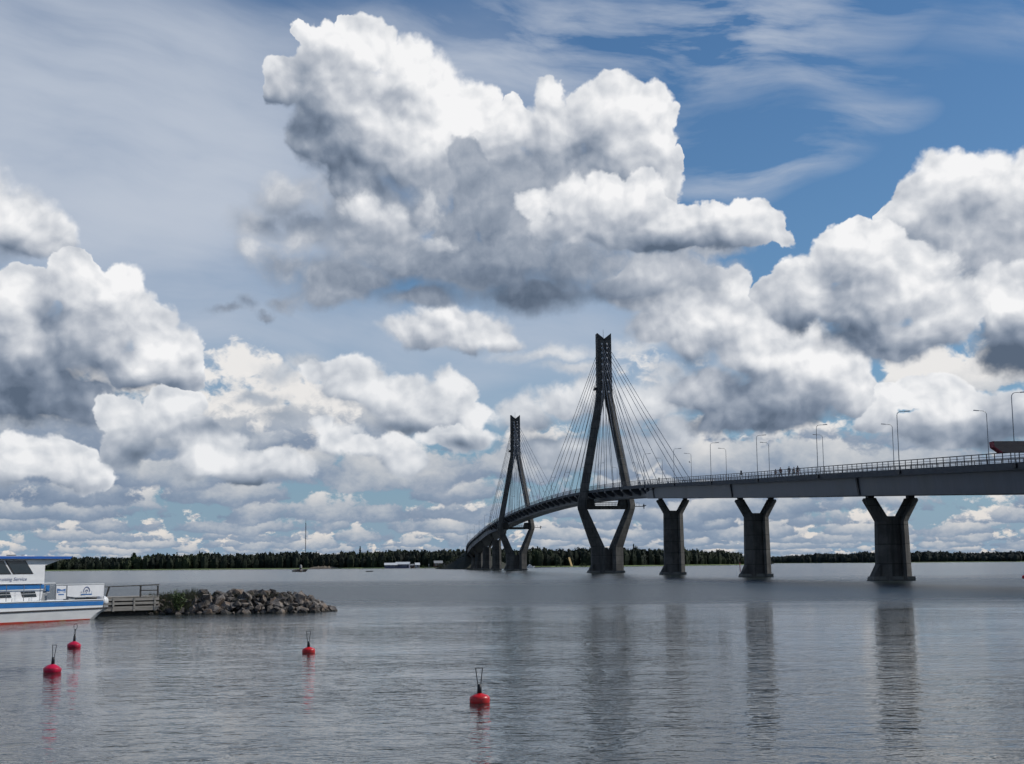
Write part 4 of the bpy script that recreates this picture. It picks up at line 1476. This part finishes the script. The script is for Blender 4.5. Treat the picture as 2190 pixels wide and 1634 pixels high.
# banners
p1 = quad_panel([(-3.83, 1.30), (-3.03, 1.30), (-3.03, 2.07), (-3.83, 2.08)], 0.01, 0.006).build('sign_board', M['banner'], boat)
quad_panel([(-3.78, 1.66), (-3.42, 1.72), (-3.08, 1.67), (-3.08, 1.90), (-3.42, 1.84), (-3.60, 1.90), (-3.78, 1.92)], 0.001, 0.004).build('picture', M['printblue'], p1)
quad_panel([(-3.72, 1.73), (-3.14, 1.73), (-3.14, 1.77), (-3.72, 1.77)], -0.005, 0.003).build('picture_line', M['banner'], p1)
quad_panel([(-3.66, 1.53), (-3.2, 1.53), (-3.2, 1.60), (-3.66, 1.60)], 0.001, 0.004).build('picture_caption', M['printblue'], p1)
g = MB()
nU = 16
for i in range(nU + 1):
    u = -2.92 + 3.15 * i / nU
    wv_ = 0.012 * math.sin(i * 1.3)
    g.v += [(u, 0.01 + wv_, 1.385 + 0.06 * max(0, 1 - i / 3)), (u, 0.0 - wv_, 2.08)]
g.f = [(2 * i, 2 * i + 2, 2 * i + 3, 2 * i + 1) for i in range(nU)]
ban = g.build('banner', M['banner'], boat)
lg = MB()
cx_, cz_ = -1.30, 1.70


def arch(r0, r1, n=14):
    a = [math.pi * k / n for k in range(n + 1)]
    poly = [(cx_ + r1 * math.cos(q), cz_ + r1 * math.sin(q)) for q in a] + [(cx_ + r0 * math.cos(q), cz_ + r0 * math.sin(q)) for q in reversed(a)]
    for i in range(n):
        p = [(cx_ + r0 * math.cos(a[i]), cz_ + r0 * math.sin(a[i])), (cx_ + r1 * math.cos(a[i]), cz_ + r1 * math.sin(a[i])),
             (cx_ + r1 * math.cos(a[i + 1]), cz_ + r1 * math.sin(a[i + 1])), (cx_ + r0 * math.cos(a[i + 1]), cz_ + r0 * math.sin(a[i + 1]))]
        lg.loft([[(u, -0.013, z) for u, z in p], [(u, -0.018, z) for u, z in p]])


arch(0.235, 0.295)
arch(0.06, 0.12, 8)
lg.build('arch_logo', M['print'], ban)
quad_panel([(-1.78, 1.50), (-0.83, 1.50), (-0.83, 1.56), (-1.78, 1.56)], -0.013, 0.005).build('logo_bar', M['printblue'], ban)
for ch, u in (('P', -1.79), ('I', -1.60), ('I', -1.50), ('A', -1.375), ('T', -1.13), ('I', -0.88)):
    letters(ch, 0.17, (u, -0.015, 1.585), M['print'], ban, 'logo_letter', 0, 0.002)
# gear on the after deck
MB().box(-2.72, -2.15, 0.10, 0.5, 1.19, 1.43).build('deck_locker', M['greybox'], boat, bevel=0.02)
MB().box(-2.1, -0.5, 0.15, 0.45, 1.19, 1.31).build('mooring_gear', M['rub'], boat, bevel=0.02)
MB().box(-4.60, -4.02, 0.5, 1.2, 1.19, 1.78).build('ventilator_box', M['greybox'], boat, bevel=0.04)
MB().box(-4.25, -3.98, 0.40, 0.44, 1.76, 2.12).build('blue_notice', M['blue'], boat)
MB().box(-0.3, 0.12, 0.2, 0.5, 1.40, 1.46).build('cleat_bar', M['dark'], boat)
g = MB().loft([[(0.26 + q, 0.06 + q, z), (0.74 - q * 1.6, 0.06 + q, z), (0.74 - q * 1.6, 0.62 - q, z), (0.26 + q, 0.62 - q, z)] for z, q in ((0.88, 0.03), (1.0, 0.0), (1.2, 0.01), (1.32, 0.06), (1.38, 0.14))])
g.build('outboard_cowl', M['white'], boat, smooth=True)
MB().box(0.32, 0.62, 0.48, 0.72, 0.55, 0.99).build('outboard_leg', M['greybox'], boat, bevel=0.03)

# ================================================================== jetty behind the boat
jet = thing('wooden_jetty', 'grey plank jetty with handrail between the cruise boat and the rock breakwater', 'jetty', (-26.9, 88.0, 0), 0.62)
plank = MB().box(-0.075, 0.075, 0, 2.2, 0, 0.045).build('deck_plank', M['deckwood'], jet)
plank.location = (0, 0, 1.16)
for i in range(1, 26):
    o = plank.copy()
    COL.objects.link(o)
    o.location = (i * 0.16, rnd.uniform(-0.02, 0.02), 1.16 + i * 0.001)
JL = 4.05
for z0, h in ((0.95, 0.19), (0.70, 0.17), (0.30, 0.30)):
    for y in (-0.05, 2.1):
        MB().box(0, JL, y, y + 0.10, z0, z0 + h).build('side_beam', M['deckwood'], jet, bevel=0.012)
MB().box(-0.6, JL - 0.15, 0.25, 2.0, -0.4, 0.93).build('crib_fill', M['mound'], jet)
for x in (0.9, 2.3, 3.7):
    MB().box(x, x + 0.12, -0.075, -0.052, 0.28, 1.15).build('batten', M['deckwood'], jet)
for x in (0.5, 2.2, 3.8):
    MB().tube([(x, 2.0, -0.6), (x, 2.0, 1.0)], 0.09, 7).build('pile', M['darkwood'], jet)
for x, lean in ((0.45, 0.2), (2.75, 0), (JL - 0.12, 0)):
    MB().hexa([(x, 0.0, 1.2), (x + 0.09, 0.0, 1.2), (x + 0.09, 0.09, 1.2), (x, 0.09, 1.2)],
              [(x + lean, 0.0, 1.90), (x + lean + 0.09, 0.0, 1.90), (x + lean + 0.09, 0.09, 1.90), (x + lean, 0.09, 1.90)]).build('rail_post', M['darkwood'], jet)
MB().hexa([(-0.3, -0.03, 1.83), (JL, -0.03, 1.93), (JL, 0.11, 1.93), (-0.3, 0.11, 1.83)], [(-0.3, -0.03, 1.88), (JL, -0.03, 2.0), (JL, 0.11, 2.0), (-0.3, 0.11, 1.88)]).build('top_rail', M['darkwood'], jet)
MB().box(2.75, JL - 0.05, 0.0, 0.06, 1.57, 1.64).build('mid_rail', M['darkwood'], jet)

# ================================================================== rock breakwater
bw = thing('breakwater', 'low breakwater of piled grey and brown granite boulders behind the buoys', 'breakwater', (-24.6, 90.6, 0))
PATH = [(0.0, 0.0), (3.0, 0.2), (6.0, 0.5), (8.6, 1.2), (10.5, 2.4), (11.8, 4.3)]       # local x, y of the ridge line


def ridge(t):
    i = min(int(t * 5), 4)
    f = t * 5 - i
    a, b = PATH[i], PATH[i + 1]
    return a[0] + (b[0] - a[0]) * f, a[1] + (b[1] - a[1]) * f


def ridge_h(t):
    return interp([(0, 1.0), (0.15, 1.12), (0.22, 1.36), (0.5, 1.46), (0.66, 1.32), (0.75, 1.05), (0.85, 0.66), (0.93, 0.36), (1.0, 0.08)], t)


g = MB()
for i in range(26):
    t = i / 25
    x, y = ridge(t)
    h = ridge_h(t) * 0.82
    for dy, z in ((-1.75, -0.5), (-1.1, h * 0.45), (-0.2, h), (1.2, h), (2.8, -0.5)):
        g.v.append((x + (0.0 if t < 0.7 else dy * -0.35 * (t - 0.7) / 0.3), y + dy + 1.3, z))
for i in range(25):
    for j in range(4):
        a = i * 5 + j
        g.f.append((a, a + 5, a + 6, a + 1))
g.build('core', M['mound'], bw)
stones = []
for k in range(12):
    r = random.Random(100 + k)
    bm = bmesh.new()
    bmesh.ops.create_icosphere(bm, subdivisions=1, radius=0.5)
    sx, sy, sz = r.uniform(0.8, 1.35), r.uniform(0.75, 1.15), r.uniform(0.55, 0.95)
    planes = [(Vector((r.uniform(-1, 1), r.uniform(-1, 1), r.uniform(-1, 1))).normalized(), r.uniform(0.17, 0.34)) for _ in range(8)]
    for v in bm.verts:
        for nrm, d in planes:
            e = v.co.dot(nrm) - d
            if e > 0:
                v.co -= nrm * e
        v.co = Vector((v.co.x * sx, v.co.y * sy, v.co.z * sz)) * 1.45 + Vector((r.uniform(-1, 1), r.uniform(-1, 1), r.uniform(-1, 1))) * 0.03
    me = bpy.data.meshes.new('boulder')
    bm.to_mesh(me)
    bm.free()
    me.materials.append(M['rock'])
    stones.append(me)
r = random.Random(21)
count = 0
for row, (dy, zf) in enumerate(((-0.55, 0.04), (-0.30, 0.26), (-0.05, 0.46), (0.25, 0.68), (0.65, 0.86), (1.25, 1.0), (1.9, 0.98), (2.7, 0.6))):
    n = 34 if row < 6 else 24
    for i in range(n):
        t = (i + r.uniform(0.1, 0.9)) / n
        if 0.12 < t < 0.20 and row < 4 and r.random() < 0.5:
            continue
        x, y = ridge(t)
        sc = r.uniform(0.30, 0.62) if r.random() < 0.72 else r.uniform(0.66, 1.0)
        if t < 0.2:
            sc *= 0.8
        if row < 2:
            sc *= 0.85
        h = ridge_h(t)
        o = link('boulder', stones[r.randrange(12)], bw, (x + r.uniform(-0.15, 0.15) + (0 if t < 0.7 else 0.4 * (0.6 - dy) * (t - 0.7) / 0.3), y + dy + r.uniform(-0.15, 0.15), zf * h * r.uniform(0.9, 1.0) - sc * 0.12))
        o.rotation_euler = (r.uniform(-0.7, 0.7), r.uniform(-0.7, 0.7), r.uniform(0, 6.28))
        o.scale = (sc, sc, sc * r.uniform(0.85, 1.1))
        count += 1

# willow bush and grasses growing on it
r = random.Random(9)
bush = thing('willow_bush', 'green willow bush growing among the boulders near the jetty end of the breakwater', 'bush', (-22.3, 90.15, 0.3))
st, lf = MB(), MB()
for _ in range(54):
    a, ln = r.uniform(0, 6.28), r.uniform(0.75, 1.5)
    sp = r.uniform(0.08, 0.52)
    p0 = Vector((r.uniform(-0.12, 0.12), r.uniform(-0.1, 0.1), -0.1))
    p1_ = p0 + Vector((math.cos(a) * sp * 0.5, math.sin(a) * sp * 0.5, ln * 0.6))
    p2_ = p0 + Vector((math.cos(a) * sp * 1.3, math.sin(a) * sp * 1.1, ln))
    st.tube([p0, p1_, p2_], 0.01, 4, [0.012, 0.008, 0.004])
    for _ in range(34):
        f = r.uniform(0.1, 1.0)
        q = p0.lerp(p1_, f * 2) if f < 0.5 else p1_.lerp(p2_, f * 2 - 1)
        leaf_clump(lf, q + Vector((r.uniform(-0.09, 0.09), r.uniform(-0.09, 0.09), r.uniform(-0.05, 0.05))), r.uniform(0.03, 0.075), r)
st.build('stem', M['trunk'], bush)
lf.build('foliage', M['leaf'], bush)
gr = MB()
for _ in range(1700):
    t = r.uniform(0.0, 0.24) if r.random() < 0.85 else r.uniform(0.24, 0.75)
    x, y = ridge(t)
    x, y = x - 24.6 + r.uniform(-0.3, 0.3) - 0.4, y + 90.6 + r.uniform(-0.5, 1.6)
    z = ridge_h(t) * 0.9 * min(1, max(0.05, (y - 90.1) / 1.2))
    h = r.uniform(0.2, 0.62) * (1 if t < 0.25 else 0.45)
    dx, dy = r.uniform(-0.12, 0.12), r.uniform(-0.1, 0.1)
    o = len(gr.v)
    gr.v += [(x - 0.016, y, z - 0.1), (x + 0.016, y, z - 0.1), (x + dx, y + dy, z + h)]
    gr.f.append((o, o + 1, o + 2))
tag(gr.build('grass', M['drygrass']), kind='stuff')


# ================================================================== mooring buoys
def make_buoy(p, d, h, kind, mat, lean, turn, label, body_name='float'):
    t = thing('mooring_buoy', label, 'buoy', (p[0], p[1], 0), turn, 'red mooring buoys')
    t.rotation_euler = (lean[0], lean[1], turn)
    r0 = d / 2
    if kind == 'drum':
        prof = [(0.02, -0.16), (r0 * 0.85, -0.15), (r0 * 0.985, -0.02), (r0, h * 0.18), (r0, h * 0.50), (r0 * 0.975, h * 0.60), (r0 * 0.86, h * 0.74), (r0 * 0.60, h * 0.87), (r0 * 0.28, h * 0.96), (0.06, h)]
    else:
        prof = [(0.02, -0.14), (r0 * 0.80, -0.13), (r0 * 0.95, 0.0), (r0 * 0.985, h * 0.25), (r0, h * 0.42), (r0 * 0.93, h * 0.52), (r0 * 0.72, h * 0.72), (r0 * 0.42, h * 0.90), (r0 * 0.18, h * 0.98), (0.05, h)]
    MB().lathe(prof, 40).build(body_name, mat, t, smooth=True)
    seam = MB().lathe([(r0 * 0.999, h * 0.46), (r0 * 1.012, h * 0.465), (r0 * 1.012, h * 0.49), (r0 * 0.999, h * 0.495)], 40)
    seam.build('seam', mat, t, smooth=True)
    MB().lathe([(0.055, h - 0.03), (0.052, h + 0.10), (0.045, h + 0.20)], 12).build('collar', M['dark'], t, smooth=True)
    g = MB()
    z0, z1 = h + 0.18, h + 0.56
    w0, w1 = 0.032, 0.078
    for q in ([(-w0, 0, z0), (-w1, 0, z1)], [(-w1 - 0.01, 0, z1), (w1 + 0.01, 0, z1)], [(w1, 0, z1), (w0, 0, z0)]):
        g.tube(q, 0.0105, 6)
    if kind == 'shackle':
        g = MB().tube([(0, 0, z0), (0, 0, z0 + 0.1)], 0.03, 6)
        g.tube([(0.035 * math.cos(a), 0, z0 + 0.13 + 0.055 * math.sin(a)) for a in [k * 0.628 for k in range(11)]], 0.012, 5)
        g.tube([(0, 0, z0 + 0.20), (0.01, 0, z0 + 0.27)], 0.028, 6)
        g.tube([(0.07 * math.cos(a) + 0.01, 0, z0 + 0.38 + 0.11 * math.sin(a)) for a in [k * 0.628 for k in range(11)]], 0.010, 5)
    g.build('lifting_loop', M['dark'], t)
    return t


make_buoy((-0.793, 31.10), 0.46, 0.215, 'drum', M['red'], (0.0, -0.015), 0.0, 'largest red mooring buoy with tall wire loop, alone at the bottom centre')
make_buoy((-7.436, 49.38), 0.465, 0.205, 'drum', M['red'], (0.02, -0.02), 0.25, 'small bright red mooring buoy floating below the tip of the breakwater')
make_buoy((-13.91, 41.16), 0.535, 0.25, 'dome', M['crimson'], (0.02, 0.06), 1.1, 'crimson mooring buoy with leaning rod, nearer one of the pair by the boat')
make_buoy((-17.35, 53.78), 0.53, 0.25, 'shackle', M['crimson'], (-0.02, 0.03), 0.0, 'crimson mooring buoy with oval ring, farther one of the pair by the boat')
bx_, by_ = bearing(2189, 232)
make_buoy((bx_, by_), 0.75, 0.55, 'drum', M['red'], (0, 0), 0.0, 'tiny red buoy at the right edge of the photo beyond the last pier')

# ================================================================== shelter roof reaching in from the right
sh_ = thing('timber_beam', 'grey boarded beam with red cut end reaching in from the right', 'beam', (7.2, 20.0, 4.70))
g = MB().prism([(0.12, 0.0), (0.0, 0.085), (-0.01, 0.165), (3.6, 0.165), (3.6, 0.0)], 'y', 0.0, 0.16)
g.build('beam_body', M['canopy'], sh_)
MB().prism([(-0.022, 0.165), (-0.012, 0.165), (-0.002, 0.085), (-0.014, 0.08)], 'y', -0.003, 0.163).build('end_board', M['canopy_red'], sh_)
MB().prism([(0.106, -0.012), (0.12, -0.002), (-0.002, 0.083), (-0.014, 0.077)], 'y', -0.003, 0.163).build('cut_board', M['canopy_red'], sh_)
MB().box(3.2, 3.34, 0.01, 0.15, -4.9, 0.0).build('post', M['canopy'], sh_)

# ================================================================== far shore
def house(name, label, cat, px, dist, w, d, hw, hr, wall, roofm, rz=0.0, wins=3, z=1.1):
    x, y = bearing(px, dist)
    t = thing(name, label, cat, (x, y, z), rz)
    MB().box(-w / 2, w / 2, 0, d, -1.5, hw).build('wall', wall, t)
    g = MB()
    e = 0.5
    g.loft([[(-w / 2 - e, -e, hw - 0.2), (-w / 2 - e, d / 2, hw + hr), (-w / 2 - e, d + e, hw - 0.2), (-w / 2 - e, d / 2, hw + hr - 0.35)],
            [(w / 2 + e, -e, hw - 0.2), (w / 2 + e, d / 2, hw + hr), (w / 2 + e, d + e, hw - 0.2), (w / 2 + e, d / 2, hw + hr - 0.35)]])
    g.build('roof', roofm, t)
    for s in (-1, 1):
        MB().prism([(0, hw - 0.01), (d, hw - 0.01), (d / 2, hw + hr - 0.4)], 'x', s * (w / 2 - 0.1) - 0.05, s * (w / 2 - 0.1) + 0.05).build('gable', wall, t)
    for k in range(wins):
        u = -w / 2 + w * (k + 0.5) / wins
        f = MB().box(u - 0.75, u + 0.75, -0.06, 0.02, hw * 0.38, hw * 0.8).build('window', M['white'], t)
        MB().box(u - 0.6, u + 0.6, -0.09, -0.062, hw * 0.42, hw * 0.76).build('pane', M['glass'], f)
    MB().box(w / 2 - 2.2, w / 2 - 1.2, -0.07, 0.02, 0.0, hw * 0.78).build('door', M['darkwood'], t)
    return t


bh = house('boathouse', 'long blue-grey boathouse with pale sheet roof on the far shore', 'boathouse', 860, 1478, 15, 9, 3.4, 2.4, M['bluewall'], M['roofwhite'], -0.08, 4)
house('boathouse', 'lower left wing with pale roof beside the long boathouse', 'boathouse', 836, 1474, 13.5, 8, 2.7, 2.2, M['bluewall'], M['roofwhite'], 0.10, 3)
house('cottage', 'tiny white cottage by the water right of the pale-roofed boathouse', 'cottage', 893, 1462, 4.6, 4, 2.6, 2.2, M['cream'], M['roofwhite'], 0.3, 1)
house('house', 'brown house half hidden by trees left of the bridge embankment', 'house', 938, 1470, 9, 7, 4.2, 2.6, M['brownwall'], M['greybox'], 0.2, 3)
house('cabin', 'small brown shed tucked between the boathouse and the white cottage', 'cabin', 882, 1466, 3.6, 3, 2.2, 1.2, M['brownwall'], M['greybox'], 0.0, 1)
t = thing('dock', 'low pale landing stage with a flagpole on the far shore', 'dock', (*bearing(922, 1432), 0.0))
MB().box(-7, 11, 0, 3, 0.55, 0.85).build('deck', M['deckwood'], t)
for x in (-6, -1, 4, 9):
    MB().tube([(x, 1, -1), (x, 1, 0.6)], 0.2, 6).build('pile', M['darkwood'], t)
MB().tube([(-2.4, 1.5, 0.8), (-2.4, 1.5, 4.4)], 0.1, 5).build('flagpole', M['white'], t)
MB().box(-2.9, -1.9, 1.4, 1.6, 3.2, 3.9).build('lantern_board', M['white'], t)

# boulder bank and skerry with beacon
r = random.Random(33)
gb = thing('gravel_bank', 'long tan bank of gravel and stones along the water left of the boathouse', 'gravel bank', (*bearing(690, 1600), 0.0))
g = MB()
n = 24
for i in range(n + 1):
    x = -16 + 34 * i / n
    h = (1.9 + r.uniform(-0.4, 0.5)) * (math.sin(math.pi * min(1, max(0, (i + 1) / (n + 2)))) ** 0.5)
    for dy, f in ((0, -0.2), (1.5, 0.6 + r.uniform(-0.1, 0.1)), (4, 1.45), (8, 1.5), (12, -0.2)):
        g.v.append((x, dy, h * f))
for i in range(n):
    for j in range(4):
        a = i * 5 + j
        g.f.append((a, a + 5, a + 6, a + 1))
g.build('bank', M['gravel'], gb)
t = thing('beacon_skerry', 'small rocky skerry carrying a pale stone beacon in front of the left shore', 'skerry', (-119.5, 761, 0))
for k in range(16):
    o = link('boulder', stones[k % 12], t, (r.uniform(-3.4, 2.8), r.uniform(-1, 2), r.uniform(-0.1, 0.9)))
    sc = r.uniform(1.0, 2.3)
    o.scale = (sc, sc, sc)
    o.rotation_euler = (r.uniform(-0.4, 0.4), r.uniform(-0.4, 0.4), r.uniform(0, 6))
MB().lathe([(0.75, 0.9), (0.7, 2.6), (0.62, 3.3), (0.35, 3.9), (0.05, 4.0)], 10).build('beacon', M['cream'], t)
MB().lathe([(0.79, 1.6), (0.77, 2.1)], 10).build('beacon_band', M['darkwood'], t)

# radio mast far behind the trees
t = thing('radio_mast', 'thin tall guyed radio mast rising behind the left forest', 'mast', (*bearing(653, 2300), 2.0))
H = 82.0
g = MB()
leg3 = [(0.7 * math.cos(a), 0.7 * math.sin(a)) for a in (0.5, 2.6, 4.7)]
for lx, ly in leg3:
    g.tube([(lx, ly, 0), (lx, ly, H * 0.9)], 0.16, 4)
for k in range(34):
    z = k * H * 0.9 / 34
    for i in range(3):
        a, b = leg3[i], leg3[(i + 1) % 3]
        g.tube([(*a, z), (*b, z + H * 0.9 / 34)], 0.10, 3)
g.build('lattice', M['rub'], t)
MB().tube([(0, 0, H * 0.88), (0, 0, H)], 0.25, 5, [0.35, 0.12]).build('antenna', M['rub'], t)
for a in (0.3, 2.4, 4.5):
    MB().tube([(28 * math.cos(a), 28 * math.sin(a), 0), (0, 0, H * 0.62)], 0.035, 3).build('guy_wire', M['cable'], t)

# motor yacht and dark jetty seen between the pylon legs and the middle span
t = thing('motor_yacht', 'small white motor yacht with mast moored beside the far pylon', 'boat', (*bearing(1134, 1270), 0.0), 0.25)
g = MB().loft([[(-3.6, -0.9, -0.2), (2.6, -0.9, -0.2), (3.6, 0, -0.2), (2.6, 0.9, -0.2), (-3.6, 0.9, -0.2)], [(-3.9, -1.2, 1.1), (2.9, -1.2, 1.25), (4.6, 0, 1.4), (2.9, 1.2, 1.25), (-3.9, 1.2, 1.1)]])
g.build('hull', M['white'], t)
MB().hexa([(-2.4, -0.9, 1.1), (1.8, -0.9, 1.2), (1.8, 0.9, 1.2), (-2.4, 0.9, 1.1)], [(-1.8, -0.75, 2.3), (0.9, -0.75, 2.3), (0.9, 0.75, 2.3), (-1.8, 0.75, 2.3)]).build('cabin', M['white'], t)
MB().box(-1.6, 0.8, -0.93, -0.84, 1.6, 2.0).build('window', M['glass'], t)
MB().hexa([(-1.4, -0.6, 2.3), (0.3, -0.6, 2.3), (0.3, 0.6, 2.3), (-1.4, 0.6, 2.3)], [(-1.2, -0.5, 3.0), (0.0, -0.5, 3.0), (0.0, 0.5, 3.0), (-1.2, 0.5, 3.0)]).build('flybridge', M['white'], t)
MB().tube([(-0.3, 0, 2.9), (-0.3, 0, 8.2)], 0.07, 5).build('mast', M['galv'], t)
t = thing('floating_pontoon', 'low dark pontoon on the water right of the white motor yacht', 'pontoon', (*bearing(1158, 1300), 0.0))
MB().box(-9, 9, 0, 3, -0.2, 0.7).build('deck', M['darkwood'], t)
for x in (-7, 0, 6):
    MB().tube([(x, 1, -1), (x, 1, 2.0)], 0.15, 6).build('pile', M['darkwood'], t)
t = thing('leaning_planks', 'two pale yellow planks leaning upright on the far shore between the pylons', 'planks', (*bearing(1223, 1452), 0.6), 0.75)
for dx in (-0.75, 0.75):
    MB().hexa([(dx - 0.62, 0, 0), (dx + 0.62, 0, 0), (dx + 0.62, 0.3, 0), (dx - 0.62, 0.3, 0)], [(dx - 2.6, 2.0, 9.6), (dx - 1.4, 2.0, 9.6), (dx - 1.4, 2.3, 9.6), (dx - 2.6, 2.3, 9.6)]).build('plank', M['yellow'], t)
t = thing('rowing_boat', 'tiny dark rowing boat on the water in front of the far boathouse', 'boat', (*bearing(789, 700), 0.0), 0.1)
MB().loft([[(-1.5, -0.4, -0.1), (1.4, -0.4, -0.1), (1.9, 0, -0.1), (1.4, 0.4, -0.1), (-1.5, 0.4, -0.1)], [(-1.7, -0.65, 0.42), (1.6, -0.65, 0.45), (2.4, 0, 0.6), (1.6, 0.65, 0.45), (-1.7, 0.65, 0.42)]]).build('hull', M['darkwood'], t)
MB().box(-0.6, -0.3, -0.6, 0.6, 0.43, 0.5).build('thwart', M['deckwood'], t)
t = thing('spar_buoy', 'thin dark spar buoy standing in the channel left of the second pier', 'spar buoy', (80.1, 479, 0), 0)
t.rotation_euler = (0, -0.04, 0)
MB().tube([(0, 0, -0.5), (0, 0, 1.9), (0, 0, 3.1)], 0.11, 8, [0.16, 0.13, 0.10]).build('spar', M['canopy_red'], t, smooth=True)
MB().lathe([(0.10, 3.1), (0.17, 3.15), (0.17, 3.35), (0.03, 3.5)], 8).build('top_cap', M['dark'], t)
for i, (px, ds, h) in enumerate(((1100, 1405, 3.5), (1195, 1435, 2.2), (1247, 1440, 3.4), (905, 1450, 3.0), (955, 1445, 4.2), (975, 1430, 5.5))):
    r = random.Random(60 + i)
    g = MB()
    for _ in range(90):
        leaf_clump(g, (r.uniform(-4, 4), r.uniform(-1, 2), r.uniform(0, h) * 0.9), r.uniform(0.4, 0.8), r)
    t = thing('shore_bush', ['willow scrub at the waterline behind the foot of the far pylon', 'low pale green bush on the shore just left of the leaning planks', 'rounded bush on the shore just right of the leaning planks',
                             'low bush between the white cottage and the landing stage', 'green bush beside the brown house on the far shore', 'tallest shore bush, at the foot of the bridge embankment'][i], 'bush', (*bearing(px, ds), 0.4))
    g.build('foliage', M['birch'], t)
    MB().tube([(0, 0, -0.4), (0.2, 0, h * 0.6)], 0.12, 5).build('stem', M['trunk'], t)
